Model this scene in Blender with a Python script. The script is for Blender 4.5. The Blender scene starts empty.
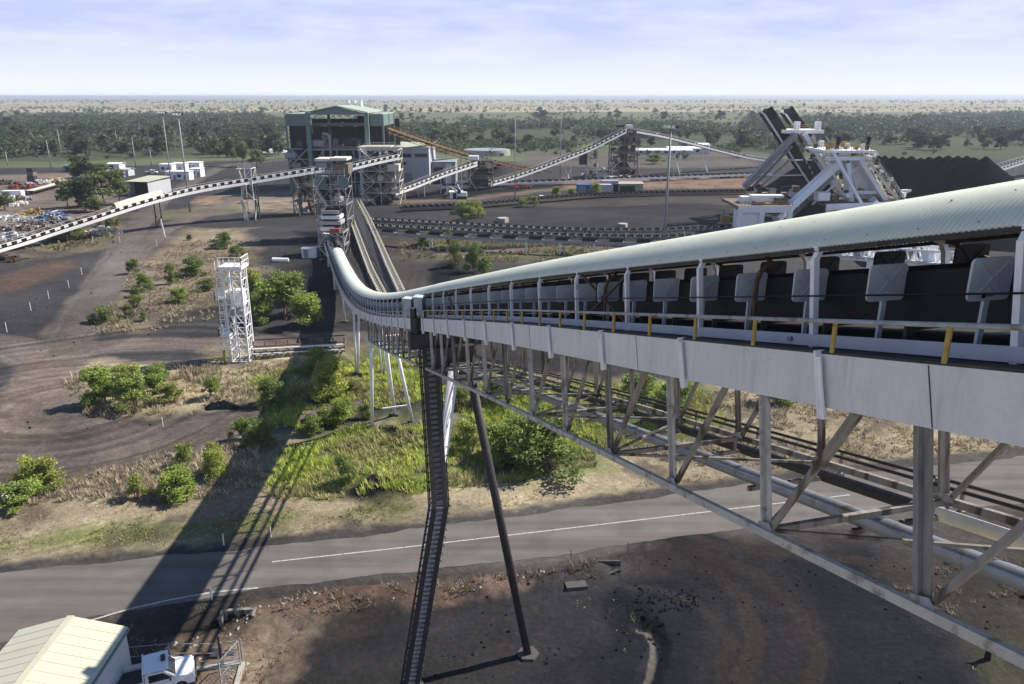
import bpy, math, random
import numpy as np
from mathutils import Vector, Matrix
random.seed(7); rng = np.random.default_rng(11)
S = bpy.context.scene
# ------------------------------------------------------------------ camera, light, exposure
F = 780.0; H = 34.0; PITCH = math.atan(246/780)
cd = bpy.data.cameras.new('camera'); cam = bpy.data.objects.new('camera', cd); S.collection.objects.link(cam)
cd.sensor_width = 36; cd.lens = 36*F/1024; cd.clip_start = .1; cd.clip_end = 60000
cam.location = (0, 0, H); cam.rotation_euler = (math.pi/2-PITCH, 0, 0); S.camera = cam
SUNV = Vector((.93, .36, 1.0)).normalized()
EL = math.asin(SUNV.z); AZ = math.atan2(SUNV.x, SUNV.y)
W = bpy.data.worlds.new('World'); S.world = W; W.use_nodes = True
wn = W.node_tree.nodes; wl = W.node_tree.links; bg = wn['Background']
sky = wn.new('ShaderNodeTexSky'); sky.sky_type = 'NISHITA'; sky.sun_disc = False
sky.sun_elevation = EL; sky.sun_rotation = AZ; sky.dust_density = .1; sky.air_density = 1.0; sky.ozone_density = 5.0
tc = wn.new('ShaderNodeTexCoord'); mp = wn.new('ShaderNodeMapping'); mp.inputs['Scale'].default_value = (2.0, 2.0, 11.0)
wl.new(tc.outputs['Generated'], mp.inputs['Vector'])
cn = wn.new('ShaderNodeTexNoise'); cn.inputs['Scale'].default_value = 3.6; cn.inputs['Detail'].default_value = 8; cn.inputs['Roughness'].default_value = .58
wl.new(mp.outputs['Vector'], cn.inputs['Vector'])
cr = wn.new('ShaderNodeValToRGB'); cr.color_ramp.elements[0].position = .40; cr.color_ramp.elements[0].color = (0.0, .0, .0, 1)
cr.color_ramp.elements[1].position = .70; cr.color_ramp.elements[1].color = (.7, .7, .7, 1)
wl.new(cn.outputs['Fac'], cr.inputs['Fac'])
mx = wn.new('ShaderNodeMix'); mx.data_type = 'RGBA'; mx.inputs['B'].default_value = (7.3, 7.5, 8.9, 1)
 
sx_ = wn.new('ShaderNodeSeparateXYZ'); wl.new(tc.outputs['Generated'], sx_.inputs[0])
hr = wn.new('ShaderNodeMapRange'); hr.inputs['From Min'].default_value = .0; hr.inputs['From Max'].default_value = .075; hr.inputs['To Min'].default_value = 1; hr.inputs['To Max'].default_value = 0; wl.new(sx_.outputs['Z'], hr.inputs['Value'])
mh = wn.new('ShaderNodeMix'); mh.data_type = 'RGBA'; mh.inputs['B'].default_value = (8.0, 8.5, 9.6, 1); wl.new(hr.outputs['Result'], mh.inputs['Factor']); 
up_ = wn.new('ShaderNodeMapRange'); up_.inputs['From Min'].default_value = .10; up_.inputs['From Max'].default_value = .45; wl.new(sx_.outputs['Z'], up_.inputs['Value'])
mv = wn.new('ShaderNodeMix'); mv.data_type = 'RGBA'; mv.inputs['A'].default_value = (4.9, 5.5, 8.2, 1); wl.new(up_.outputs['Result'], mv.inputs['Factor']); wl.new(sky.outputs['Color'], mv.inputs['B']); wl.new(mv.outputs['Result'], mh.inputs['A'])
cf = wn.new('ShaderNodeMath'); cf.operation = 'MULTIPLY'; inv = wn.new('ShaderNodeMath'); inv.operation = 'SUBTRACT'; inv.inputs[0].default_value = 1; wl.new(up_.outputs['Result'], inv.inputs[1])
wl.new(cr.outputs['Color'], cf.inputs[0]); wl.new(inv.outputs[0], cf.inputs[1]); wl.new(cf.outputs[0], mx.inputs['Factor'])
wl.new(mh.outputs['Result'], mx.inputs['A']); wl.new(mx.outputs['Result'], bg.inputs['Color'])
bg.inputs['Strength'].default_value = .08
sl = bpy.data.lights.new('sun', 'SUN'); sl.energy = 4.9; sl.angle = math.radians(.5); sl.color = (1, .93, .82)
so = bpy.data.objects.new('sun', sl); S.collection.objects.link(so); so.rotation_euler = SUNV.to_track_quat('Z', 'Y').to_euler()
S.view_settings.view_transform = 'Standard'; S.view_settings.look = 'None'; S.view_settings.gamma = 1
S.view_settings.exposure = 0.62
S.render.engine = 'CYCLES'
HAZE = 1.35e-4

# ------------------------------------------------------------------ helpers
cP, sP = math.cos(PITCH), math.sin(PITCH)
def ray(x, y):
    u = (x-512)/F; v = (y-342)/F
    return u, cP-v*sP, sP+v*cP
def at(x, y, z=0.0):            # ground (or height z) point seen at a place of the photo
    u, f, d = ray(x, y); t = (H-z)/d
    return Vector((u*t, f*t, z))
def atY(x, y, Y):               # point at distance Y
    u, f, d = ray(x, y); t = Y/f
    return Vector((u*t, Y, H-d*t))
def V(*a): return Vector(a)
COL = S.collection
def mat(name, col, rough=.8, metal=0, noise=.18, scale=3.0, attr=None, bump=0, bscale=20, streak=False, detail=5, rust=None, spec=.3, grain=None):
    m = bpy.data.materials.new(name); m.use_nodes = True; n = m.node_tree.nodes; l = m.node_tree.links
    b = n['Principled BSDF']; b.inputs['Roughness'].default_value = rough; b.inputs['Metallic'].default_value = metal
    b.inputs['Specular IOR Level'].default_value = spec
    geo = n.new('ShaderNodeNewGeometry'); vec = geo.outputs['Position']
    if streak:
        mpp = n.new('ShaderNodeMapping'); mpp.inputs['Scale'].default_value = (1, 1, .12); l.new(vec, mpp.inputs['Vector']); vec = mpp.outputs['Vector']
    t = n.new('ShaderNodeTexNoise'); t.inputs['Scale'].default_value = scale; t.inputs['Detail'].default_value = detail; t.inputs['Roughness'].default_value = .65
    l.new(vec, t.inputs['Vector'])
    mr = n.new('ShaderNodeMapRange'); mr.inputs['From Min'].default_value = .25; mr.inputs['From Max'].default_value = .75
    mr.inputs['To Min'].default_value = 1-noise; mr.inputs['To Max'].default_value = 1+noise; l.new(t.outputs['Fac'], mr.inputs['Value'])
    mu = n.new('ShaderNodeMix'); mu.data_type = 'RGBA'; mu.blend_type = 'MULTIPLY'; mu.inputs['Factor'].default_value = 1
    if attr:
        a = n.new('ShaderNodeAttribute'); a.attribute_name = attr; l.new(a.outputs['Color'], mu.inputs['A'])
    else: mu.inputs['A'].default_value = (*col, 1)
    l.new(mr.outputs['Result'], mu.inputs['B']); out = mu.outputs['Result']
    if grain:
        for gs, ga in grain:
            tg = n.new('ShaderNodeTexNoise'); tg.inputs['Scale'].default_value = gs; tg.inputs['Detail'].default_value = 4; tg.inputs['Roughness'].default_value = .7; l.new(geo.outputs['Position'], tg.inputs['Vector'])
            rg_ = n.new('ShaderNodeMapRange'); rg_.inputs['From Min'].default_value = .3; rg_.inputs['From Max'].default_value = .7; rg_.inputs['To Min'].default_value = 1-ga; rg_.inputs['To Max'].default_value = 1+ga; l.new(tg.outputs['Fac'], rg_.inputs['Value'])
            mg = n.new('ShaderNodeMix'); mg.data_type = 'RGBA'; mg.blend_type = 'MULTIPLY'; mg.inputs['Factor'].default_value = 1; l.new(out, mg.inputs['A']); l.new(rg_.outputs['Result'], mg.inputs['B']); out = mg.outputs['Result']
    if rust:
        t2 = n.new('ShaderNodeTexNoise'); t2.inputs['Scale'].default_value = rust[1]; t2.inputs['Detail'].default_value = 8; l.new(vec, t2.inputs['Vector'])
        r2 = n.new('ShaderNodeValToRGB'); r2.color_ramp.elements[0].position = rust[2]; r2.color_ramp.elements[1].position = rust[2]+.1
        l.new(t2.outputs['Fac'], r2.inputs['Fac']); m2 = n.new('ShaderNodeMix'); m2.data_type = 'RGBA'
        l.new(r2.outputs['Color'], m2.inputs['Factor']); l.new(out, m2.inputs['A']); m2.inputs['B'].default_value = (*rust[0], 1); out = m2.outputs['Result']
    l.new(out, b.inputs['Base Color'])
    if bump:
        t3 = n.new('ShaderNodeTexNoise'); t3.inputs['Scale'].default_value = bscale; t3.inputs['Detail'].default_value = 6; l.new(geo.outputs['Position'], t3.inputs['Vector'])
        bp = n.new('ShaderNodeBump'); bp.inputs['Strength'].default_value = 1; bp.inputs['Distance'].default_value = bump
        l.new(t3.outputs['Fac'], bp.inputs['Height']); l.new(bp.outputs['Normal'], b.inputs['Normal'])
    return m
RUST = (.12, .06, .03)
M = dict(
 hood=mat('hood_green', (.68, .71, .60), .6, 0, .09, 1.2, streak=False, rust=((.50, .54, .45), 9, .66)),
 hoodfar=mat('hood_green_far', (.68, .71, .60), .6, 0, .05, 1.0),
 band=mat('girder_paint', (.66, .65, .65), .65, 0, .10, 2.6, streak=True, rust=((.54, .53, .52), 5, .60), grain=((.8, .06), (14, .05))),
 steel=mat('galvanised', (.33, .33, .34), .6, .1, .3, 5, rust=((.20, .16, .12), 4, .55)),
 steelp=mat('worn_paint', (.44, .43, .40), .65, 0, .2, 3, rust=((.24, .21, .18), 4, .55)),
 concd=mat('dusty_concrete', (.085, .08, .078), .95, 0, .3, 3),
 weath=mat('weathered_steel', (.24, .225, .21), .75, 0, .35, 5, streak=True, rust=((.07, .058, .05), 3, .50)),
 steelw=mat('white_steel', (.80, .80, .80), .5, 0, .12, 3, rust=((.45, .36, .27), 5, .68)),
 cream=mat('cream_steel', (.66, .62, .52), .6, 0, .15, 2, rust=((.3, .22, .15), 4, .66)),
 dark=mat('dark_steel', (.045, .043, .045), .6, .1, .4, 6, rust=((.10, .06, .04), 5, .6)),
 rusty=mat('rusty_steel', (.10, .058, .04), .8, 0, .35, 8),
 brown=mat('brown_steel', (.19, .15, .12), .8, 0, .35, 4, rust=((.08, .06, .05), 5, .55)),
 belt=mat('rubber', (.018, .018, .019), .65, 0, .3, 6),
 coal=mat('coal', (.010, .0115, .015), 1, 0, .3, 1.5, spec=.02),
 plate=mat('idler_plate', (.48, .52, .56), .6, 0, .1, 3, rust=((.36, .38, .41), 8, .64)),
 yellow=mat('yellow_paint', (.38, .28, .09), .6, 0, .25, 9, rust=(RUST, 14, .62)),
 orange=mat('orange_rust', (.27, .17, .08), .8, 0, .3, 1),
 pipe=mat('pipe', (.30, .33, .38), .35, .5, .2, 2, rust=((.22, .17, .13), 3, .6)),
 green=mat('green_clad', (.15, .215, .195), .6, 0, .10, .6),
 roofg=mat('pale_roof', (.36, .42, .35), .6, 0, .08, .4),
 roofs=mat('shed_roof', (.50, .50, .39), .55, 0, .06, .8),
 roofc=mat('cream_roof', (.46, .46, .35), .6, 0, .08, .5),
 wallw=mat('pale_wall', (.50, .52, .54), .75, 0, .08, .7, streak=True),
 wallg=mat('grey_wall', (.27, .30, .34), .75, 0, .08, .7),
 glass=mat('glass', (.02, .025, .03), .12, 0, .2, 1, spec=.6),
 conc=mat('concrete', (.36, .34, .31), .9, 0, .2, 2),
 white=mat('white_paint', (.82, .82, .82), .35, 0, .05, 1),
 line=mat('road_line', (.42, .41, .39), .8, 0, .3, 6, rust=((.2, .19, .18), 5, .54)),
 red=mat('red_paint', (.40, .05, .04), .5, 0, .2, 2),
 blue=mat('blue_paint', (.06, .13, .32), .5, 0, .2, 2),
 purple=mat('purple_paint', (.36, .30, .38), .6, 0, .2, 2),
 trunk=mat('bark', (.20, .16, .12), .9, 0, .3, 6),
 leaf=mat('leaves', (0, 0, 0), .55, 0, .22, 1.5, attr='Col'),
 tuft=mat('grass_blades', (0, 0, 0), .85, 0, .2, .6, attr='Col'),
 ground=mat('ground', (0, 0, 0), .95, 0, .20, .55, attr='Col', bump=.09, bscale=2.6, detail=12, spec=.1, grain=((2.2, .2), (9, .25))),
 black=mat('black', (.012, .012, .012), .6),
)
for k in ('leaf', 'tuft'):      # thin leaves let some light through
    m = M[k]; n = m.node_tree.nodes; l = m.node_tree.links; b = n['Principled BSDF']; o = n['Material Output']
    tr = n.new('ShaderNodeBsdfTranslucent'); ms = n.new('ShaderNodeMixShader'); ms.inputs['Fac'].default_value = .32
    src = b.inputs['Base Color'].links[0].from_socket; l.new(src, tr.inputs['Color'])
    l.new(b.outputs[0], ms.inputs[1]); l.new(tr.outputs[0], ms.inputs[2]); l.new(ms.outputs[0], o.inputs['Surface'])

class MB:
    def __init__(s): s.v = []; s.f = []
    def add(s, vs, fs):
        n = len(s.v); s.v += [tuple(p) for p in vs]; s.f += [tuple(i+n for i in f) for f in fs]; return s
    def beam(s, p, q, w, h=None, up=(0, 0, 1)):
        h = h or w; p = Vector(p); q = Vector(q); d = (q-p)
        if d.length < 1e-6: return s
        d.normalize(); up = Vector(up)
        if abs(d.dot(up)) > .97: up = Vector((0, 1, 0))
        r = d.cross(up).normalized(); u = r.cross(d)
        vs = []
        for e in (p, q):
            for a, b in ((-1, -1), (1, -1), (1, 1), (-1, 1)): vs.append(e+r*(a*w/2)+u*(b*h/2))
        return s.add(vs, [(0, 3, 2, 1), (4, 5, 6, 7), (0, 1, 5, 4), (1, 2, 6, 5), (2, 3, 7, 6), (3, 0, 4, 7)])
    def box(s, c, sz, rz=0):
        c = Vector(c); R = Matrix.Rotation(rz, 3, 'Z'); x, y, z = [k/2 for k in sz]
        vs = [c+R@Vector((a*x, b*y, k*z)) for k in (-1, 1) for a, b in ((-1, -1), (1, -1), (1, 1), (-1, 1))]
        return s.add(vs, [(0, 3, 2, 1), (4, 5, 6, 7), (0, 1, 5, 4), (1, 2, 6, 5), (2, 3, 7, 6), (3, 0, 4, 7)])
    def tube(s, p, q, r, r2=None, n=8, cap=True):
        r2 = r if r2 is None else r2; p = Vector(p); q = Vector(q); d = (q-p).normalized()
        up = Vector((0, 0, 1)) if abs(d.z) < .95 else Vector((0, 1, 0)); a = d.cross(up).normalized(); b = a.cross(d)
        vs = [e+(a*math.cos(t)+b*math.sin(t))*rr for e, rr in ((p, r), (q, r2)) for t in [2*math.pi*i/n for i in range(n)]]
        fs = [(i, (i+1) % n, n+(i+1) % n, n+i) for i in range(n)]
        if cap: fs += [tuple(range(n))[::-1], tuple(range(n, 2*n))]
        return s.add(vs, fs)
    def sweep(s, path, r, n=8):
        for i in range(len(path)-1): s.tube(path[i], path[i+1], r, n=n)
        return s
    def prism(s, pts, z0, z1):       # pts: xy loop (ccw)
        n = len(pts)
        return s.add([(p[0], p[1], z0) for p in pts]+[(p[0], p[1], z1) for p in pts],
                     [tuple(range(n))[::-1], tuple(range(n, 2*n))]+[(i, (i+1) % n, n+(i+1) % n, n+i) for i in range(n)])
    def slab(s, pts, off):           # closed loop of 3D points extruded along off
        n = len(pts); off = Vector(off); a = [Vector(p) for p in pts]
        return s.add(a+[p+off for p in a], [tuple(range(n))[::-1], tuple(range(n, 2*n))]+[(i, (i+1) % n, n+(i+1) % n, n+i) for i in range(n)])
    def build(s, name, m, parent=None, smooth=False):
        me = bpy.data.meshes.new(name); me.from_pydata(s.v, [], s.f); me.validate()
        if smooth: me.polygons.foreach_set('use_smooth', [True]*len(me.polygons))
        me.materials.append(M[m] if isinstance(m, str) else m)
        o = bpy.data.objects.new(name, me); COL.objects.link(o); o.parent = parent
        if parent: o.location = -Vector(parent.location) if False else (0, 0, 0)
        return o
def npmesh(name, v, f, m, col=None, parent=None, smooth=False):
    me = bpy.data.meshes.new(name); k = f.shape[1]
    me.vertices.add(len(v)); me.vertices.foreach_set('co', v.astype(np.float32).ravel())
    me.loops.add(f.size); me.loops.foreach_set('vertex_index', f.astype(np.int32).ravel())
    me.polygons.add(len(f)); me.polygons.foreach_set('loop_start', np.arange(0, f.size, k, dtype=np.int32)); me.polygons.foreach_set('loop_total', np.full(len(f), k, np.int32))
    if smooth: me.polygons.foreach_set('use_smooth', np.ones(len(f), bool))
    me.update(calc_edges=True)
    if not smooth: me.polygons.foreach_set('use_smooth', np.zeros(len(f), bool))
    if col is not None:
        a = me.color_attributes.new('Col', 'FLOAT_COLOR', 'POINT'); c4 = np.ones((len(v), 4), np.float32); c4[:, :3] = col; a.data.foreach_set('color', c4.ravel())
    me.materials.append(M[m] if isinstance(m, str) else m)
    o = bpy.data.objects.new(name, me); COL.objects.link(o); o.parent = parent
    return o
def tag(o, label=None, cat=None, group=None, kind=None):
    if label: o['label'] = label
    if cat: o['category'] = cat
    if group: o['group'] = group
    if kind: o['kind'] = kind
    return o
def thing(name, label, cat, group=None, loc=(0, 0, 0), rz=0):
    o = bpy.data.objects.new(name, None); COL.objects.link(o); o.location = loc; o.rotation_euler.z = rz; o.empty_display_size = .3
    return tag(o, label, cat, group)
def rebase(root, p):       # move the Empty to the thing's base while its parts keep their place
    p = Vector(p)
    for c in root.children: c.location = Vector(c.location)-p
    root.location = p
def copy_tree(o, parent=None):
    c = o.copy(); COL.objects.link(c); c.parent = parent
    for ch in o.children: copy_tree(ch, c)
    return c

# value noise in world space
_h = rng.random((256, 256))
def vn(x, y, sc):
    x = x/sc+1000; y = y/sc+1000; xi = np.floor(x).astype(int); yi = np.floor(y).astype(int); fx = x-xi; fy = y-yi
    fx = fx*fx*(3-2*fx); fy = fy*fy*(3-2*fy); g = lambda a, b: _h[a % 256, b % 256]
    return (g(xi, yi)*(1-fx)+g(xi+1, yi)*fx)*(1-fy)+(g(xi, yi+1)*(1-fx)+g(xi+1, yi+1)*fx)*fy
def fbm(x, y, sc, o=4):
    r = 0; a = .5; t = 0
    for i in range(o): r = r+a*vn(x+17*i, y-31*i, sc/2**i); t += a; a *= .55
    return r/t
def polyw(pix): return np.array([[*at(x, max(y, 99.5))[:2]] for x, y in pix])
def sdist(P, X, Y):        # signed distance, positive inside
    n = len(P); d = np.full(X.shape, 1e18); ins = np.zeros(X.shape, bool)
    for i in range(n):
        x0, y0 = P[i]; x1, y1 = P[(i+1) % n]; ex, ey = x1-x0, y1-y0
        t = np.clip(((X-x0)*ex+(Y-y0)*ey)/(ex*ex+ey*ey+1e-12), 0, 1)
        d = np.minimum(d, (X-x0-t*ex)**2+(Y-y0-t*ey)**2)
        c = ((y0 > Y) != (y1 > Y)) & (X < ex*(Y-y0)/(ey if ey else 1e-12)+x0); ins ^= c
    return np.where(ins, 1, -1)*np.sqrt(d)
def ldist(P, X, Y):
    d = np.full(X.shape, 1e18); sg = np.zeros(X.shape)
    for i in range(len(P)-1):
        x0, y0 = P[i]; x1, y1 = P[i+1]; ex, ey = x1-x0, y1-y0
        t = np.clip(((X-x0)*ex+(Y-y0)*ey)/(ex*ex+ey*ey+1e-12), 0, 1); dd = (X-x0-t*ex)**2+(Y-y0-t*ey)**2
        cr_ = (X-x0)*ey-(Y-y0)*ex; sg = np.where(dd < d, np.sign(cr_), sg); d = np.minimum(d, dd)
    return np.sqrt(d)*sg

# ------------------------------------------------------------------ ground
YARD = (.042, .040, .041); COALD = (.0085, .0092, .0122); BROWN = (.122, .101, .090); STRAW = (.27, .225, .155); DRY = (.20, .16, .115)
GREEN = (.12, .20, .05); PLAIN = (.27, .25, .145); WOODF = (.055, .07, .038); REDE = (.19, .125, .085); PALE = (.35, .29, .22); ASPH = (.125, .115, .112)
OLIVE = (.115, .125, .07)
ZONES = [  # pixel outline, colour, edge width, edge noise
 ([(-900, 112), (2000, 112), (2000, 200), (-900, 200)], OLIVE, 60, 120),
 ([(-900, 121), (260, 118), (290, 150), (200, 157), (0, 165), (-900, 170)], WOODF, 20, 40),
 ([(370, 128), (560, 126), (760, 130), (1100, 112), (2000, 112), (2000, 168), (1000, 165), (700, 152), (380, 150)], WOODF, 25, 50),
 ([(380, 146), (560, 143), (640, 145), (640, 150), (520, 155), (380, 152)], (.085, .125, .05), 8, 15),
 ([(0, 166), (110, 160), (110, 170), (0, 173)], (.09, .12, .055), 5, 8),
 ([(-300, 172), (130, 166), (280, 158), (420, 165), (560, 160), (1400, 160), (2000, 200), (2000, 480), (700, 490), (-900, 600), (-900, 250)], YARD, 6, 10),
 ([(-200, 180), (110, 172), (130, 205), (40, 235), (-200, 262)], (.16, .13, .11), 4, 6),
 ([(560, 178), (745, 174), (760, 188), (560, 190)], (.19, .125, .09), 3, 5),
 ([(520, 150), (760, 152), (760, 166), (640, 168), (520, 165)], (.10, .09, .075), 5, 8),
 ([(200, 196), (310, 190), (310, 213), (190, 214)], (.20, .165, .125), 3, 6),
 ([(200, 197), (240, 196), (245, 202), (195, 203)], (.22, .14, .10), 1.5, 2),
 ([(130, 213), (240, 205), (240, 213), (135, 222)], (.12, .12, .075), 2, 5),
 ([(400, 196), (560, 186), (560, 190), (470, 200), (400, 204)], (.13, .10, .08), 2, 4),
 ([(400, 226), (560, 232), (720, 240), (720, 262), (380, 262), (380, 240)], (.085, .08, .05), 3, 8),
 ([(-300, 250), (0, 250), (75, 232), (120, 215), (112, 250), (60, 256), (0, 262), (-300, 280)], (.15, .125, .08), 3, 5),
 ([(130, 268), (190, 228), (250, 228), (262, 250), (262, 300), (215, 318), (150, 332), (100, 332), (88, 322), (120, 300)], DRY, 2.5, 5),
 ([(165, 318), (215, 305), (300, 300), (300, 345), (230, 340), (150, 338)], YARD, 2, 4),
 ([(215, 345), (330, 340), (420, 345), (420, 362), (200, 366)], (.15, .13, .08), 1.5, 2.5),
 ([(-300, 560), (-300, 500), (0, 490), (60, 478), (110, 468), (180, 452), (235, 440), (300, 420), (400, 402), (520, 370), (900, 400), (1400, 380), (1400, 452), (1024, 448), (760, 478), (512, 510), (270, 537), (0, 560)], STRAW, 1.6, 2.5),
 ([(60, 385), (85, 360), (180, 366), (240, 366), (330, 356), (345, 385), (230, 405), (190, 412), (90, 418)], STRAW, 2, 3),
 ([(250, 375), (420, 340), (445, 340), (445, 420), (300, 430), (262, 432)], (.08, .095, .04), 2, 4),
 ([(285, 452), (360, 425), (400, 430), (600, 430), (600, 468), (480, 488), (300, 500), (270, 490)], (.13, .16, .05), 1.6, 3),
 ([(430, 385), (700, 380), (730, 430), (590, 455), (440, 440)], (.09, .11, .045), 2, 4),
 ([(-300, 546), (0, 540), (180, 520), (420, 502), (420, 508), (180, 534), (0, 556), (-300, 570)], (.15, .16, .065), 1.0, 2.0),
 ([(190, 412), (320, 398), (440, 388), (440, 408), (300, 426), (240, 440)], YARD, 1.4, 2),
 ([(385, 250), (560, 244), (720, 247), (720, 252), (560, 249), (390, 258)], COALD, 1.5, 3),
 ([(385, 272), (450, 262), (470, 270), (460, 285), (395, 292)], COALD, 2, 4),
 ([(400, 192), (470, 190), (560, 184), (560, 187), (470, 196), (400, 200)], COALD, 3, 5),
 ([(560, 208), (640, 203), (740, 200), (740, 215), (640, 214)], (.026, .024, .026), 6, 14),
 ([(0, 275), (60, 262), (75, 268), (20, 290), (0, 292)], (.075, .05, .04), 2, 4),
 ([(300, 232), (330, 232), (335, 300), (300, 300)], COALD, 2, 4),
 ([(345, 490), (375, 474), (425, 478), (410, 496), (360, 502)], COALD, 1, 2),
 ([(385, 428), (430, 424), (440, 440), (395, 446)], COALD, .8, 1.5),
 # south of the road
 ([(-300, 720), (60, 615), (265, 582), (512, 555), (760, 520), (1024, 500), (1600, 470), (1600, 1200), (-300, 1200)], (.045, .040, .037), 1.0, 1.5),
 ([(430, 700), (400, 640), (480, 600), (560, 575), (700, 545), (860, 545), (960, 580), (1100, 700), (1100, 1100), (430, 1100)], COALD, 2.2, 3.5),
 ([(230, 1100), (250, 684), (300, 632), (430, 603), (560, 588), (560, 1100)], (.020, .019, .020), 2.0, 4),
 ([(235, 612), (330, 590), (500, 578), (520, 590), (400, 606), (260, 625)], (.11, .075, .058), .6, 1.2),
 ([(150, 700), (180, 640), (250, 625), (310, 625), (285, 660), (270, 720)], (.19, .145, .105), 1.0, 2),
 ([(880, 560), (1024, 540), (1200, 560), (1200, 700), (1000, 690)], (.025, .022, .02), 2, 4),
 ([(980, 650), (1060, 630), (1100, 690), (990, 700)], (.03, .03, .02), 1, 2),
 # road and shoulder
 ([(-300, 585), (0, 562), (270, 538), (512, 508), (760, 474), (1024, 446), (1500, 405), (1500, 470), (1024, 512), (760, 532), (512, 567), (265, 594), (90, 624), (-100, 680), (-300, 720)], (.062, .057, .055), .5, .8),
]
TRACKS = [  # pixel centreline, width m, colour
 ([(330, 186), (235, 196), (200, 215), (165, 228), (140, 245), (110, 280), (85, 310), (60, 350), (45, 385), (60, 420), (120, 442), (240, 425), (330, 408)], 9, BROWN),
 ([(-60, 330), (10, 345), (50, 370), (75, 352), (130, 345), (240, 343), (340, 338), (430, 330)], 7, BROWN),
 ([(-60, 520), (0, 480), (20, 440), (25, 400), (60, 350)], 7, (.13, .105, .085)),
 ([(-60, 455), (60, 460), (150, 450), (250, 430)], 8, BROWN),
 ([(560, 205), (700, 200), (900, 215)], 16, (.065, .056, .052)),
 ([(400, 258), (560, 247), (700, 250)], 5, BROWN),
 ([(410, 238), (395, 290), (420, 320)], 14, (.06, .054, .05)),
 ([(280, 160), (225, 165), (195, 180), (160, 200), (130, 235), (85, 310)], 8, (.115, .103, .095)),
 ([(-100, 240), (60, 255), (120, 215)], 5, (.08, .07, .064)),
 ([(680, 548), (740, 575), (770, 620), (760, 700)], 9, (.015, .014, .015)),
 ([(380, 204), (520, 200), (740, 196)], 5, (.06, .055, .05)),
 ([(655, 556), (715, 572), (748, 606), (752, 650), (740, 700)], 1.3, (.022, .018, .017)),
 ([(690, 552), (755, 575), (800, 615), (815, 660), (810, 700)], 1.5, (.020, .017, .016)),
 ([(630, 590), (700, 600), (730, 640), (725, 700)], 1.0, (.018, .016, .015)),
 ([(641, 632), (650, 634), (658, 645), (655, 662), (645, 690)], .5, (.06, .056, .05)),
 ([(720, 548), (860, 560), (960, 600)], 1.6, (.021, .018, .017)),
 ([(570, 160), (750, 158), (1000, 175)], 18, (.075, .067, .062)),
]
def ground_color(X, Y):
    C = np.empty(X.shape+(3,)); C[:] = PLAIN
    n1 = fbm(X, Y, 900, 4)[..., None]; C = C*(.75+.5*n1)
    d = np.clip((fbm(X*.25, Y, 260, 4)-.50)*9, 0, 1)[..., None]*.55; C = C*(1-d)+np.array((.12, .13, .08))*d
    d = np.clip((fbm(X*.12+900, Y, 420, 3)-.52)*12, 0, 1)[..., None]*.6; C = C*(1-d)+np.array((.33, .29, .17))*d
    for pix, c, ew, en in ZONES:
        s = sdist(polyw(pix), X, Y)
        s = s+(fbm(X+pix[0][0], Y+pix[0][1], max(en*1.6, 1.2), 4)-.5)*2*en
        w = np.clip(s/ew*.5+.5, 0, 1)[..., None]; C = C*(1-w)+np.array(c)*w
    for pix, wd, c in TRACKS:
        d = ldist(polyw(pix), X, Y); dn = d+(fbm(X, Y, 6, 3)-.5)*1.6
        w = np.clip((wd/2-np.abs(dn))/(wd*.14), 0, 1)
        st = vn(d*1.0+(fbm(X, Y, 14, 2)-.5)*2.4, d*0, .55)*.6+vn(d, d*0+50, 1.7)*.4
        w = (w*(.30+1.05*st))[..., None].clip(0, 1); C = C*(1-w)+np.array(c)*w
    # swirling wheel marks over the hauling yard and the turning circle
    for (cx, cy, r0, r1) in ((90, 400, 4, 46),):
        c0 = at(cx, cy); r = np.hypot(X-c0.x, (Y-c0.y)*1.1)+(fbm(X, Y, 25, 2)-.5)*9
        w = np.clip((r-r0)/4, 0, 1)*np.clip((r1-r)/10, 0, 1); lum = C.mean(-1)
        w = w*(lum < .19); C = C*(1+(w*(vn(r*1.0, r*0, .6)-.45)*.75+w*(vn(r, r*0+9, 2.4)-.5)*.5)[..., None])
    lum = C.mean(-1); pk = (np.clip((fbm(X+50, Y, 4.5, 4)-.54)*9, 0, 1)*(lum > .11)*(Y < 330)*.6)[..., None]; C = C*(1-pk)+np.array((.065, .058, .05))*pk
    near = np.clip(1-Y/500, 0, 1); mid_ = np.clip(1-Y/1100, 0, 1)[..., None]; C = C*(1+mid_*((fbm(X*.35, Y, 11, 5)-.5)*.9)[..., None])
    C = C*(1+near*((fbm(X, Y, 5, 5)-.5)*.9+(fbm(X+400, Y, 24, 3)-.5)*1.0))[..., None]
    sp = (vn(X, Y, .45) > .80)&(near > .6); C = C*np.where(sp, 1.22, 1)[..., None]
    return np.clip(C, .005, .9)
ROADP = polyw([(-300, 585), (0, 562), (270, 538), (512, 508), (760, 474), (1024, 446), (1500, 405), (1500, 470), (1024, 512), (760, 532), (512, 567), (265, 594), (90, 624), (-100, 680), (-300, 720)])
BERM = polyw([(240, 617), (330, 592), (500, 578), (600, 568), (600, 575), (500, 592), (400, 602), (250, 628)])
MOUNDS = [(at(385, 487), 3.2, .9), (at(470, 172), 16, 4), (at(500, 176), 11, 5.5), (at(590, 160), 14, 2), (at(412, 436), 3.5, .6), (at(860, 420), 4, .5), (at(460, 265), 5, 1.2), (at(648, 612), 3.2, .7)]
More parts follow.
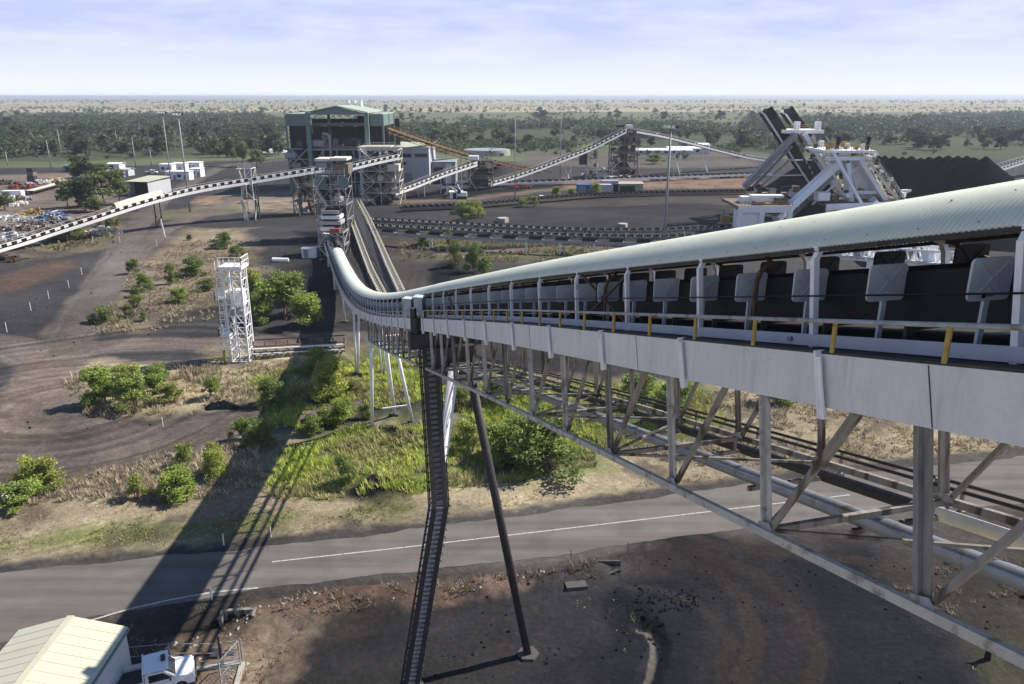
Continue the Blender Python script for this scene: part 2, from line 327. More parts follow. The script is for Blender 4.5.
def ground_z(X, Y):
    z = (fbm(X, Y, 9, 4)-.5)*.5*np.clip(1-Y/900, 0, 1)
    rd = sdist(ROADP, X, Y); z = z*np.clip(-rd/3, 0, 1)
    b = sdist(BERM, X, Y); z = z+np.clip((b+1.2)/1.8, 0, 1)*(.35+.6*fbm(X, Y, 2.2, 3))*.9*np.clip(-rd/1.0, 0, 1)
    for c, r, h in MOUNDS:
        d = np.hypot(X-c.x, Y-c.y)/r; z = z+h*np.clip(1-d, 0, 1)*(.8+.4*fbm(X, Y, 2, 2))
    c = at(650, 650); d = np.abs(ldist(polyw([(641, 630), (652, 632), (660, 645), (655, 665), (645, 690)]), X, Y)); z = z-.45*np.clip(1-d/.8, 0, 1)
    z = z-np.clip((Y-6000)/1500, 0, 30)*0
    return z
rows = [18.0]
while rows[-1] < 26000: rows.append(rows[-1]*(1.0042 if rows[-1] < 300 else 1.009 if rows[-1] < 1500 else 1.025))
ys = np.array(rows); us = np.linspace(-1.15, 1.15, 980)
YY, UU = np.meshgrid(ys, us, indexing='ij'); XX = UU*(YY+12)
GC = ground_color(XX, YY); GZ = ground_z(XX, YY)
idx = np.arange(XX.size).reshape(XX.shape)
f = np.stack([idx[:-1, :-1], idx[:-1, 1:], idx[1:, 1:], idx[1:, :-1]], -1).reshape(-1, 4)
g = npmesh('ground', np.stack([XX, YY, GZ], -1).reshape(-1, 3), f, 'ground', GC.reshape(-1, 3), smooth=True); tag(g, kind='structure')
mb = MB(); a = .6      # ground behind and beside the photographed part, a little lower
mb.add([(-26000, -3000, -a), (26000, -3000, -a), (26000, 30000, -a), (-26000, 30000, -a)], [(0, 1, 2, 3)])
o = mb.build('terrain', mat('far_ground', (.24, .21, .14), .95, 0, .4, .004)); tag(o, kind='structure')
def gz(x, y): return float(ground_z(np.array([float(x)]), np.array([float(y)]))[0])
def sheet(pix, z, m, name, kind='structure'):
    P = polyw(pix); mb = MB(); n = len(P); mb.add([(p[0], p[1], z) for p in P], [tuple(range(n))]); return tag(mb.build(name, m), kind=kind)
# asphalt carriageway 8 mm above the shoulder, with an edge line and a centre line
up = [(-300, 600), (0, 572), (270, 547), (512, 517), (760, 483), (1024, 456), (1500, 415)]
lo = [(1500, 460), (1024, 503), (760, 526), (512, 561), (265, 588), (90, 618), (-100, 668), (-300, 710)]
M['asphalt'] = mat('asphalt', (.126, .113, .104), .9, 0, .16, .35, detail=12, bump=.01, bscale=9, rust=((.104, .096, .091), .25, .56))
def rough_loop(pix, amp, step=.6):
    P = polyw(pix); out = []
    for i in range(len(P)):
        a_, b_ = P[i], P[(i+1) % len(P)]; L = np.hypot(*(b_-a_)); n = max(1, int(min(L, 200)/step)); nv = np.array([-(b_-a_)[1], (b_-a_)[0]])/max(L, 1e-6)
        for k in range(n): q = a_+(b_-a_)*k/n; out.append(q+nv*amp*float(fbm(np.array([q[0]]), np.array([q[1]]), 2.4, 4)[0]-.5)*2)
    return out
from mathutils.geometry import tessellate_polygon
lp = rough_loop(up+lo, .45); mbr = MB(); mbr.add([(p[0], p[1], .015) for p in lp], [tuple(t_) for t_ in tessellate_polygon([[Vector((p[0], p[1], 0)) for p in lp]])]); tag(mbr.build('road', 'asphalt'), kind='structure')
_m = M['asphalt']; _n = _m.node_tree.nodes; _l = _m.node_tree.links; _g = _n.new('ShaderNodeNewGeometry'); _mp = _n.new('ShaderNodeMapping'); ra_, rb_ = at(272, 562), at(740, 508)
_mp.inputs['Rotation'].default_value = (0, 0, -math.atan2(rb_.y-ra_.y, rb_.x-ra_.x)); _mp.inputs['Scale'].default_value = (.035, .9, 1); _l.new(_g.outputs['Position'], _mp.inputs['Vector'])
_t = _n.new('ShaderNodeTexNoise'); _t.inputs['Scale'].default_value = 1.0; _t.inputs['Detail'].default_value = 5; _l.new(_mp.outputs['Vector'], _t.inputs['Vector'])
_r = _n.new('ShaderNodeMapRange'); _r.inputs['From Min'].default_value = .3; _r.inputs['From Max'].default_value = .7; _r.inputs['To Min'].default_value = .78; _r.inputs['To Max'].default_value = 1.22; _l.new(_t.outputs['Fac'], _r.inputs['Value'])
_b = _n['Principled BSDF']; _src = _b.inputs['Base Color'].links[0].from_socket; _x = _n.new('ShaderNodeMix'); _x.data_type = 'RGBA'; _x.blend_type = 'MULTIPLY'; _x.inputs['Factor'].default_value = 1; _l.new(_src, _x.inputs['A']); _l.new(_r.outputs['Result'], _x.inputs['B']); _l.new(_x.outputs['Result'], _b.inputs['Base Color'])
def stripe(pix, w, z, m, name):
    P = [Vector((*p, 0)) for p in polyw(pix)]; mb = MB(); L = []; R = []
    for i, p in enumerate(P):
        d = (P[min(i+1, len(P)-1)]-P[max(i-1, 0)]).normalized(); n = Vector((-d.y, d.x, 0))*w/2; L.append(p+n+V(0, 0, z)); R.append(p-n+V(0, 0, z))
    for i in range(len(P)-1): mb.add([R[i], R[i+1], L[i+1], L[i]], [(0, 1, 2, 3)])
    return tag(mb.build(name, m), kind='structure')
stripe([(272, 562), (400, 548), (512, 535), (640, 520), (740, 508), (850, 495)], .14, .022, 'line', 'road_centre_line')
stripe([(86, 622), (130, 609), (170, 600), (215, 592), (258, 588)], .16, .022, 'line', 'road_edge_line')

# ------------------------------------------------------------------ the covered conveyor gallery beside the camera
K = .281; NL = math.sqrt(1+K*K)
zy = np.array([0, 7, 24, 43, 60, 74, 88, 103, 118, 135, 150, 165, 180]); zz = np.array([33.48, 31.63, 27.21, 22.0, 17.3, 13.7, 10.5, 7.6, 5.5, 4.2, 3.5, 3.0, 2.7])
def zb(Y):      # smooth interpolation
    w = np.array([-4, -2, 0, 2, 4]); return float(np.mean(np.interp(Y+w, zy, zz)))
def gp(Y, off, dz): return Vector((8.3-K*Y+off/NL, Y+off*K/NL, zb(Y)+dz))
Y0, Y1 = 2.2, 176.0
gal = thing('covered_conveyor', 'long pale green hooded conveyor gallery on a steel truss, nearest in view', 'conveyor')
def ladder_sweep(name, m, prof, ya, yb, step, parent, closed=True, corr=None, smooth=False):
    n = int((yb-ya)/step)+1; Ys = np.linspace(ya, yb, n); k = len(prof); v = []
    for i, Y in enumerate(Ys):
        z0 = zb(Y); ax = 8.3-K*Y
        for (o_, d_) in prof:
            if corr: cc = corr(i); o_ = o_*(1+cc*.6); d_ = d_+cc
            v.append((ax+o_/NL, Y+o_*K/NL, z0+d_))
    v = np.array(v); i = np.arange(n-1)[:, None]*k; j = np.arange(k if closed else k-1)[None]; j2 = (j+1) % k
    f = np.stack([i+j, i+k+j, i+k+j2, i+j2], -1).reshape(-1, 4)
    return npmesh(name, v, f, m, parent=parent, smooth=smooth)
arch = [(-1.06, 1.40)]+[(1.06*math.sin(a_)/math.sin(.92), 1.43+.53*(math.cos(a_)-math.cos(.92))/(1-math.cos(.92))) for a_ in [-.92+.92*k/7 for k in range(15)]]+[(1.06, 1.40)]
inner = [(o_*.985, d_-.012) for o_, d_ in arch[::-1]]
ladder_sweep('hood', 'hood', arch+inner, Y0, 44, .0125, gal, corr=lambda i: .017*math.cos(i*2*math.pi/6.1), smooth=True)
ladder_sweep('hood', 'hoodfar', arch+inner, 44, 153, .5, gal, smooth=True)
lj = []
for q_ in range(46):
    Yq = 4.6+q_*.78; m_ = MB()
    for (o_, d_) in ((-1.035, 1.485), (-.62, 1.80), (0, 1.965)): m_.box(gp(Yq, o_, d_+.012), (.012, .012, .012))
    lj.append(m_)
r = MB()
for m_ in lj: r.add(m_.v, m_.f)
tag(r.build('roofing_screws', 'dark', gal), kind='stuff')
def rect(o0, o1, d0, d1): return [(o0, d0), (o1, d0), (o1, d1), (o0, d1)]
N_ = -1.73
# side girders (deep plates with a thin top and bottom flange)
for sgn in (-1, 1):
    t = N_ if sgn < 0 else -N_
    for ya, yb in ((Y0, 41.2), (43.0, 170)):
        ladder_sweep('side_girder', 'band', rect(min(t, t+.03*-sgn), max(t, t+.03*-sgn), -.70, 0), ya, yb, .8, gal)
        ladder_sweep('girder_flange', 'dark', rect(min(t, t-.16*sgn), max(t, t-.16*sgn), .002, .035), ya, yb, .8, gal)
ladder_sweep('walkway_floor', 'dark', rect(-1.70, -.66, -.06, -.02), Y0, 170, 1, gal)
ladder_sweep('walkway_floor', 'dark', rect(.66, 1.70, -.06, -.02), Y0, 170, 1, gal)  # both floors widened inwards to close light slits in the gallery's cast shadow
ladder_sweep('kick_plate', 'plate', rect(-1.16, -1.14, .0, .17), Y0, 170, .8, gal)
for sgn in (-1, 1): ladder_sweep('hood_rail', 'dark', rect(sgn*1.05-.03, sgn*1.05+.03, 1.34, 1.395), Y0, 153, 1, gal)
# belt trough
tr = [(-.54, 1.00), (-.36, .66), (-.16, .52), (.16, .52), (.36, .66), (.54, 1.00)]
ladder_sweep('belt', 'belt', tr+[(o_, d_-.03) for o_, d_ in tr[::-1]], Y0, 176, .8, gal)
ladder_sweep('belt_guard', 'belt', rect(-.58, -.55, .28, .98), Y0, 168, .8, gal)
ladder_sweep('belt_guard', 'belt', rect(.55, .58, .28, 1.05), Y0, 168, .8, gal)  # far guard raised to block the light slit below the hood
ladder_sweep('return_belt', 'belt', rect(-.86, .86, .10, .12), Y0, 168, .8, gal)  # widened beyond the belt to keep light slits out of the cast shadow
for d_ in (.43,): ladder_sweep('handrail', 'steel', [(N_+.03*math.cos(a_), d_+.03*math.sin(a_)) for a_ in [i*math.pi/4 for i in range(8)]], Y0, 170, .8, gal, smooth=True)
ladder_sweep('handrail', 'steel', [(-N_+.03*math.cos(a_), .43+.03*math.sin(a_)) for a_ in [i*math.pi/4 for i in range(8)]], Y0, 170, 1.6, gal, smooth=True)
ladder_sweep('cable', 'black', [(-1.2+.012*math.cos(a_), .72+.012*math.sin(a_)) for a_ in [i*math.pi/2 for i in range(4)]], Y0, 150, 1.6, gal)
# truss under the girders
TB = -2.83
for o_ in (N_+.05, -N_-.05):
    for ya, yb in ((Y0, 40.4), (43.4, 76)):
        ladder_sweep('bottom_chord', 'steelp' if o_ < 0 else 'weath', rect(o_-.045, o_+.045, TB-.065, TB+.065), ya, yb, .9, gal)
def limit(items, name, m, cap=100):       # items: list of MB; the first (nearest) cap become parts of their own
    for it in items[:cap]: it.build(name, m, gal)
    if len(items) > cap:
        r = MB()
        for it in items[cap:]: r.add(it.v, it.f)
        tag(r.build(name, m, gal), kind='stuff')
up3 = (1, K, 0)
nodes = [5.01+2.8*i for i in range(26)]
lat = Vector((1, K, 0))/NL; along = Vector((-K, 1, 0))/NL
vert = []; diag = []; gus = []
for i, Y in enumerate(nodes):
    if abs(Y-41.5) < 1.2: continue
    for o_ in (N_+.13, -N_-.13):
        v_ = MB(); a0, b0 = gp(Y, o_, TB-.08), gp(Y+.42, o_, -.62); w2 = lat*.075      # rolled channel: web and two flanges
        wd_ = .12 if o_ < 0 else .08; v_.beam(a0, b0, .02, .15, up3)
        for sg in (-1, 1): v_.beam(a0+along*.075*sg, b0+along*.075*sg, wd_, .018, up3)
        vert.append((v_, i, o_))
        if not (39 < Y < 46): diag.append(MB().beam(gp(Y-.1, o_, TB+.08), gp(Y-1.45, o_, -.66), .07, .085, up3))
        gus.append(MB().slab([gp(Y-.24, o_-.08, TB+.04), gp(Y+.12, o_-.08, TB+.04), gp(Y+.12, o_-.08, TB+.14), gp(Y-.12, o_-.08, TB+.18)], lat*.012))
for v_, i, o_ in vert: v_.build('truss_post', 'weath' if i % 3 == 1 or o_ > 0 else 'steelp', gal)
limit(diag, 'truss_diagonal', 'weath'); limit(gus, 'gusset_plate', 'steel')
fb = []
for i, Y in enumerate(nodes):
    fb.append(MB().beam(gp(Y, N_+.1, -.60), gp(Y, -N_-.1, -.60), .12, .16)); (fb.append(MB().beam(gp(Y, N_+.1, TB), gp(Y, -N_-.1, TB), .08, .10)) if i % 2 == 0 else None)
limit(fb, 'cross_beam', 'weath')
lac = MB()
for i in range(len(nodes)-1):
    s_ = 1 if i % 2 else -1; lac.beam(gp(nodes[i], s_*1.65, TB+.02), gp(nodes[i+1], -s_*1.65, TB+.02), .05, .05)
lac.build('bottom_bracing', 'weath', gal)
def rnd(o_, d_, r, ya, yb, name, m): return ladder_sweep(name, m, [(o_+r*math.cos(a_), d_+r*math.sin(a_)) for a_ in [i*math.pi/6 for i in range(12)]], ya, yb, .9, gal, smooth=True)
rnd(.45, -3.08, .15, Y0, 76, 'pipe', 'pipe'); rnd(1.95, -3.22, .12, Y0, 11.5, 'pipe', 'cream'); rnd(1.95, -3.22, .12, 11.5, 76, 'pipe', 'dark')  # second pipe: sunlit near end painted cream, shaded run painted dark
rnd(2.3, -2.72, .035, Y0, 76, 'pipe', 'dark'); rnd(1.7, -2.62, .035, Y0, 76, 'pipe', 'dark')
hg = []
for i, Y in enumerate(nodes): hg.append(MB().beam(gp(Y+.3, .2, -3.25), gp(Y+.3, 2.4, -3.25), .07, .09).beam(gp(Y+.3, 1.72, -3.25), gp(Y+.3, 1.72, -2.5), .06).beam(gp(Y+.3, 2.3, -3.25), gp(Y+.3, 2.3, -2.68), .05))
limit(hg, 'pipe_hanger', 'weath')
pj = [MB().beam(gp(Y+.1, N_-.004, -.01), gp(Y-.08, N_-.004, -.69), .008, .014, up3) for Y in np.arange(8.05, 90, 6.86)]
limit(pj, 'plate_joint', 'weath')
# splice channels on the outside of the near girder
ch = []
Y = 6.25
while Y < 168:
    p = gp(Y+.12, N_-.025, .05); q = gp(Y-.1, N_-.025, -.84); m_ = MB().beam(q, p, .03, .13, up3); m_.beam(gp(Y-.16, N_-.07, -.84), gp(Y+.06, N_-.07, -.03), .02, .09, (-K, 1, 0))
    for d_ in (-.10, -.40, -.72): m_.tube(gp(Y+.02, N_-.04, d_), gp(Y+.02, N_-.055, d_), .014, n=6)
    ch.append(m_); Y += 3.43
limit(ch, 'splice_channel', 'steelw')
st = []; Y = 4.73
while Y < 160: st.append(MB().tube(gp(Y, N_, .03), gp(Y, N_, .43), .032)); Y += 1.62
for k_, m_ in enumerate(st[:100]): m_.build('stanchion', 'yellow' if k_ < 22 else 'cream', gal)
po = []; po2 = []; Y = 4.78
while Y < 168:
    for sgn, L_ in ((-1, po), (1, po2)):
        q = MB().beam(gp(Y-.1, sgn*1.10, -.3), gp(Y+.12, sgn*1.10, 1.25), .085, .085, up3); q.beam(gp(Y+.12, sgn*1.10, 1.22), gp(Y+.14, sgn*1.0, 1.42), .09, .07, up3)
        q.box(gp(Y+.14, sgn*1.02, 1.38), (.14, .14, .05)); L_.append(q)
    Y += 3.0
for q in po: q.build('hood_post', 'steelw', gal)
for q in po2[:40]: q.build('hood_post', 'steelw', gal)
r = MB()
for q in po2[40:]: r.add(q.v, q.f)
tag(r.build('hood_post', 'steelw', gal), kind='stuff')
pl = []; Y = 5.52; k_ = 0
lat = Vector((1, K, 0))/NL; along = Vector((-K, 1, 0))/NL
lat0, lon0 = lat, along
def plate(Y, o_, zo=0):
    c = gp(Y, o_, .86+zo); along = lat0; lat = lon0; m_ = MB(); pts = []; w, h, r_ = .28, .235, .06
    for cx, cy, a0 in ((w-r_, h-r_, 0), (-w+r_, h-r_, 90), (-w+r_, -h+r_, 180), (w-r_, -h+r_, 270)):
        for a_ in (0, 30, 60, 90): t = math.radians(a0+a_); pts.append(c+along*(cx+r_*math.cos(t))+V(0, 0, cy+r_*math.sin(t)))
    m_.slab(pts, lat*.03)
    for sx in (-1, 1):     # pressed cross ribs
        for sy in (-1, 1): m_.beam(c+along*.04*sx+V(0, 0, .04*sy)-lat*.004, c+along*.19*sx+V(0, 0, .19*sy)-lat*.004, .014, .014)
    m_.tube(c-lat*.015, c+lat*.002, .03); m_.tube(c-lat*.02-V(0, 0, .12), c+lat*.002-V(0, 0, .12), .014)
    m_.beam(c+lat*.03-V(0, 0, .235), c+lat*.03-V(0, 0, .82), .07, .04, lat)
    return m_
pl2 = []
while Y < 160: pl.append(plate(Y, -.85)); pl2.append(plate(Y+.4, .84, .20)); Y += 1.43
limit(pl, 'idler_plate', 'plate', 60); limit(pl2, 'idler_plate', 'belt', 40)  # far plates take the black rubber colour to stand for their shade
ri = []; Y = 5.03
while Y < 146: 
    m_ = MB().tube(gp(Y+.3, -.62, .02), gp(Y+.3, .62, .02), .07, n=10); m_.beam(gp(Y, -.85, .30), gp(Y, .85, .30), .07, .07); m_.beam(gp(Y, -.9, -.02), gp(Y, -.9, .3), .08, .08)
    m_.slab([gp(Y-.24, -.95, -.02), gp(Y, -.95, .2), gp(Y+.24, -.95, -.02)], lat*.25); ri.append(m_); Y += 1.43
limit(ri, 'idler_frame', 'dark')
xb = []; Y = 4.78; i = 0
while Y < 60:
    if i % 2 == 0:
        m_ = MB().beam(gp(Y, -1.02, .05), gp(Y+3, -1.02, 1.36), .045, .045); m_.beam(gp(Y, -1.02, 1.36), gp(Y+3, -1.02, .05), .045, .045)
        if i % 6 == 4: xb.append(m_)
    m2 = MB().beam(gp(Y, 1.05, .05), gp(Y+3, 1.05, 1.36), .05, .05); (xb.append(m2) if i % 2 else None); Y += 3.0; i += 1
limit(xb, 'cross_brace', 'rusty')
for Y in (12.3, 18.2):   # bent rusty spray pipes over the belt
    MB().sweep([gp(Y, -1.02, 0), gp(Y, -1.02, .95), gp(Y, -.96, 1.12), gp(Y, -.8, 1.25), gp(Y+1.4, 0, 1.5)], .04).build('spray_pipe', 'rusty', gal)
for Y in (47.5, 43.2): MB().box(gp(Y, -1.45, .62), (.5, .5, 1.15), math.atan(-K)).box(gp(Y, -1.45, 1.24), (.62, .62, .08), math.atan(-K)).build('junction_box', 'plate', gal)
# the painted number on the kick plate and the stencilled key on a plate
def text(s, p, size, m, parent, xdir, updir, name='painted_number'):
    c = bpy.data.curves.new(name, 'FONT'); c.body = s; c.size = size; c.extrude = .001; c.align_x = 'CENTER'; t = bpy.data.objects.new(name, c)
    me = bpy.data.meshes.new_from_object(t); bpy.data.objects.remove(t); o = bpy.data.objects.new(name, me); COL.objects.link(o); me.materials.append(M[m])
    x = Vector(xdir).normalized(); z = x.cross(Vector(updir)).normalized(); y = z.cross(x)
    R = Matrix((x, y, z)).transposed().to_4x4(); R.translation = p; o.matrix_world = R; o.parent = parent; return o
text('118', gp(11.15, -1.168, .05), .10, 'black', gal, gp(10, 0, 0)-gp(11, 0, 0), (0, 0, 1))
c = gp(5.52+1.43*2, -.80, .68)-along*.012
MB().beam(c-lat*.13-V(0, 0, .02), c-lat*.13+V(0, 0, .02), .01, .04, lat).beam(c-lat*.1, c, .006, .008).build('stencil_mark', 'black', gal)

# ------------------------------------------------------------------ trestles of the gallery
t = thing('steel_trestle', 'tall dark pipe-legged trestle with a caged ladder carrying the near span', 'trestle')
top = gp(40.6, 0, TB-.15); bl = at(412, 685); br = at(528, 655)
bl.z = 0; br.z = 0
MB().tube(bl, top-lat*.1, .30, n=16).build('leg', 'steelw', t, smooth=True)
MB().tube(br, top+lat*.75, .25, n=16).build('leg', 'dark', t, smooth=True)
for b_ in (bl, br): MB().prism([(b_.x+.7*math.cos(i*math.pi/3), b_.y+.7*math.sin(i*math.pi/3)) for i in range(6)], -.3, .18).build('footing', 'concd', t)
mb = MB().beam(gp(42, -2.3, -1.25), gp(42, 2.0, -1.25), .8, .85); mb.beam(gp(41.6, -1.2, -2.2), gp(41.6, 1.2, -2.2), 1.0, 1.1); mb.beam(gp(41, -.9, -3.0), gp(41, .9, -3.0), .7, .6)
mb.build('crosshead', 'dark', t)
MB().box(gp(42.1, -1.9, -.35), (.35, .6, .9), math.atan(-K)).box(gp(42.1, -2.0, .35), (.25, .3, .5), math.atan(-K)).build('bearing_block', 'dark', t)
# caged ladder: straight down from the walkway, then along the leg
def caged(root, pts, r, name='caged_ladder'):
    mb = MB(); hoop = MB(); rg_ = MB()
    for i in range(len(pts)-1):
        p, q = pts[i], pts[i+1]; d = (q-p); L = d.length; d.normalize(); a_ = lat; b_ = d.cross(a_).normalized()
        for s_ in (-1, 1): mb.beam(p+a_*s_*.33, q+a_*s_*.33, .10, .25, a_); 
        n = int(L/.3)
        for k in range(n): (rg_ if i else mb).beam(p+d*(k*.3)-a_*.33, p+d*(k*.3)+a_*.33, .07, .10)  # lower rungs coloured lighter as sunlit; upper ones share the dark stringer colour
        for k in range(int(L/.5)+1):
            c_ = p+d*min(k*.5, L); pr = None
            for j in range(9):
                th = math.pi*j/8; w_ = c_+a_*(r*math.cos(th))-b_*(r*1.5*math.sin(th))
                if pr is not None: hoop.beam(pr, w_, .04, .05)
                pr = w_
        for j in range(1, 8):
            th = math.pi*j/8; e = a_*(r*math.cos(th))-b_*(r*1.5*math.sin(th)); hoop.beam(p+e, q+e, .07, .05)
    o = mb.build(name, 'dark', root); tag(rg_.build('rungs', 'steel', o), kind='stuff'); MB().beam(pts[0]+V(0, .35, 0), pts[1]+V(0, .35, 0), .5, .12).beam(pts[1]+V(0, .35, 0), pts[2]+V(0, .35, 0), .5, .12).build('cable_tray', 'steel', root); hoop.build('ladder_cage', 'dark', o)
lt = atY(430, 350, 40.9); q2 = atY(440, 508, 38.9)
caged(t, [lt, q2, bl+V(0, -.75, .2)], .62)
rebase(t, (top.x, top.y, 0))
def trestle(label, Yt, bases, tops, r, m, brace=True):
    t = thing('steel_trestle', label, 'trestle')
    for (bx, by), (o_, dz_) in zip(bases, tops):
        b_ = at(bx, by); MB().tube(V(b_.x, b_.y, -.2), gp(Yt, o_, dz_), r, n=10).build('leg', m, t, smooth=True)
        MB().box((b_.x, b_.y, .05), (.9, .9, .4)).build('footing', 'concd', t)
    MB().beam(gp(Yt, -1.8, tops[0][1]), gp(Yt, 1.8, tops[0][1]), .35, .35).build('crosshead', m, t)
    if brace:
        a_ = at(*bases[0]); b_ = at(*bases[-1]); MB().beam(V(a_.x*.72+b_.x*.28, a_.y*.72+b_.y*.28, 2.1), V(b_.x*.92+a_.x*.08, b_.y, 2.1), .14).build('tie_beam', m, t)
    rebase(t, gp(Yt, 0, -zb(Yt)))
    return t
trestle('white splayed three-legged trestle standing on the coal patch behind the bright grass', 76, [(372, 428), (395, 415), (413, 423)], [(-1.3, TB+.1), (.1, TB+.1), (1.0, TB+.1)], .19, 'steelw')
trestle('white trestle of thin paired legs between the service road and the gallery bend', 94, [(356, 374), (358, 375), (382, 373), (385, 372)], [(-1.6, -.95), (-1.0, -.95), (1.0, -.95), (1.7, -.95)], .14, 'steelw', False)
trestle('short white trestle furthest along the covered gallery before the dark pit', 117, [(345, 322), (361, 320)], [(-1.5, -.9), (1.4, -.9)], .13, 'steelw', False)
for Y_, lb in ((140, 'low frame under the gallery where it levels out'), (160, 'lowest frame under the gallery beside the red machinery')):
    t = thing('support_frame', lb, 'frame')
    for s_ in (-1.6, 1.6): p = gp(Y_, s_, -.9); MB().beam((p.x, p.y, -.2), p, .25).build('leg', 'steelw', t)
    MB().beam(gp(Y_, -1.7, -.85), gp(Y_, 1.7, -.85), .2, .18).build('crosshead', 'steelw', t); rebase(t, gp(Y_, 0, -zb(Y_)))

# ------------------------------------------------------------------ far conveyors and plant
def conveyor(label, pts, w, legs=(), girder='steelw', guard=None, idler='steelw', belt='belt', depth=.7, pitch=2.2, hood=None, name='belt_conveyor', rail=True, group=None, legm='steelw', splay=.35, truss=False, walk=True):
    """pts: centreline points in metres; legs: distances along the line (0..1)"""
    t = thing(name, label, 'conveyor', group); P = [Vector(p) for p in pts]
    # resample smoothly
    for _ in range(2):
        Q = [P[0]]
        for i in range(len(P)-1): Q += [P[i]*.75+P[i+1]*.25, P[i]*.25+P[i+1]*.75]
        P = Q+[P[-1]]
    L = [0]
    for i in range(len(P)-1): L.append(L[-1]+(P[i+1]-P[i]).length)
    def pos(s_):
        i = max(0, min(len(P)-2, int(np.searchsorted(L, s_))-1)); f_ = (s_-L[i])/max(1e-6, L[i+1]-L[i]); p = P[i].lerp(P[i+1], f_)
        d = (P[i+1]-P[i]); d.z = 0; d.normalize(); return p, Vector((d.y, -d.x, 0))
    T = L[-1]; n = max(3, int(T/4)); S_ = [T*i/n for i in range(n+1)]
    def strip(o0, o1, z0, z1, nm, m):
        mb = MB()
        vs = []
        for s_ in S_:
            p, r = pos(s_); vs += [p+r*o0+V(0, 0, z0), p+r*o1+V(0, 0, z0), p+r*o1+V(0, 0, z1), p+r*o0+V(0, 0, z1)]
        fs = [(0, 1, 2, 3), tuple(4*n+i for i in (3, 2, 1, 0))]
        for i in range(n):
            for j in range(4): fs.append((4*i+j, 4*i+4+j, 4*i+4+(j+1) % 4, 4*i+(j+1) % 4))
        return mb.add(vs, fs).build(nm, m, t)
    strip(-w/2, -w/2+.15, -depth, 0, 'side_girder', girder); strip(w/2-.15, w/2, -depth, 0, 'side_girder', girder)
    if walk: strip(-w/2+.15, w/2-.15, -depth*.6, -depth*.6+.08, 'walkway_floor', 'steel')
    strip(-w*.24, w*.24, .25, .4, 'belt', belt); strip(-w*.22, w*.22, -.25, -.2, 'return_belt', belt)
    k = int(T/pitch); rest = MB()
    for i in range(k):
        p, r = pos((i+.5)*pitch); q, _ = pos((i+.5)*pitch+pitch*.55)
        m_ = MB().beam(p+r*(w*.30)+V(0, 0, .36), q+r*(w*.30)+V(0, 0, .36 if girder != 'weath' else .28), .12, .6 if girder != 'weath' else .3); m_.beam(p-r*(w*.30)+V(0, 0, .36), q-r*(w*.30)+V(0, 0, .36 if girder != 'weath' else .28), .12, .6 if girder != 'weath' else .3); m_.box((p+q)/2+V(0, 0, .12), (w*.6, w*.6, .08), math.atan2(r.y, r.x)) if pitch > 9 else m_.beam((p+q)/2+r*w*.34+V(0, 0, .14), (p+q)/2-r*w*.34+V(0, 0, .14), .5, .1)
        if i < 100: m_.build('idler_cover', 'black' if not guard else guard, t)
        else: rest.add(m_.v, m_.f)
    if rest.v: tag(rest.build('idler_cover', 'black' if not guard else guard, t), kind='stuff')
    if girder == 'cream':
        strip(w/2-.02, w/2+.08, .32, .98, 'fascia', 'white'); strip(w/2-.02, w/2+.08, -.72, -.1, 'fascia', 'white')
        for i in range(min(k, 100)):
            p, r = pos((i+.3)*pitch); q, r2 = pos((i+.3)*pitch+pitch*.52); MB().beam(p+r*(w/2+.09)+V(0, 0, .62), q+r2*(w/2+.09)+V(0, 0, .62), .06, .60).build('opening', 'black', t)
    fr = MB()
    for i in range(k+1):
        p, r = pos(min(T, i*pitch+.1)); m_ = MB().beam(p-r*w*.34+V(0, 0, .12), p+r*w*.34+V(0, 0, .12), .25, .5)
        if i < 100: m_.build('idler_frame', idler, t)
        else: fr.add(m_.v, m_.f)
    if fr.v: tag(fr.build('idler_frame', idler, t), kind='stuff')
    if rail:
        rr = MB()
        for sg in (-1, 1):
            pr = None
            for s_ in S_:
                p, r = pos(s_); p = p+r*sg*w/2
                rr.beam(p, p+V(0, 0, 1.0), .06)
                if pr: rr.beam(pr+V(0, 0, 1), p+V(0, 0, 1), .07); rr.beam(pr+V(0, 0, .5), p+V(0, 0, .5), .05)
                pr = p
        rr.build('handrail', girder, t)
    if truss:
        tr_ = MB()
        for sg in (-1, 1):
            for i in range(n):
                p, r = pos(S_[i]); q, r2 = pos(S_[i+1]); p = p+r*sg*w/2; q = q+r2*sg*w/2; d_ = V(0, 0, -2.0)
                tr_.beam(p+d_, q+d_, .16); tr_.beam(p, p+d_, .12); tr_.beam(p+d_, q, .1)
        tr_.build('truss', girder, t)
    if hood:
        a_, b_ = hood[0]*T, hood[1]*T; hb = MB(); m_ = max(2, int((b_-a_)/3)); vs = []
        ar = [(-w*.36, .9), (-w*.3, 1.5), (-w*.15, 1.9), (0, 2.0), (w*.15, 1.9), (w*.3, 1.5), (w*.36, .9)]
        for i in range(m_+1):
            p, r = pos(a_+(b_-a_)*i/m_); vs += [p+r*o_+V(0, 0, z_) for o_, z_ in ar]+[p+r*o_*.97+V(0, 0, z_-.06) for o_, z_ in ar[::-1]]
        k2 = 2*len(ar)
        hb.add(vs, [(i*k2+j, i*k2+k2+j, i*k2+k2+(j+1) % k2, i*k2+(j+1) % k2) for i in range(m_) for j in range(k2)]).build('hood', hood[2], t)
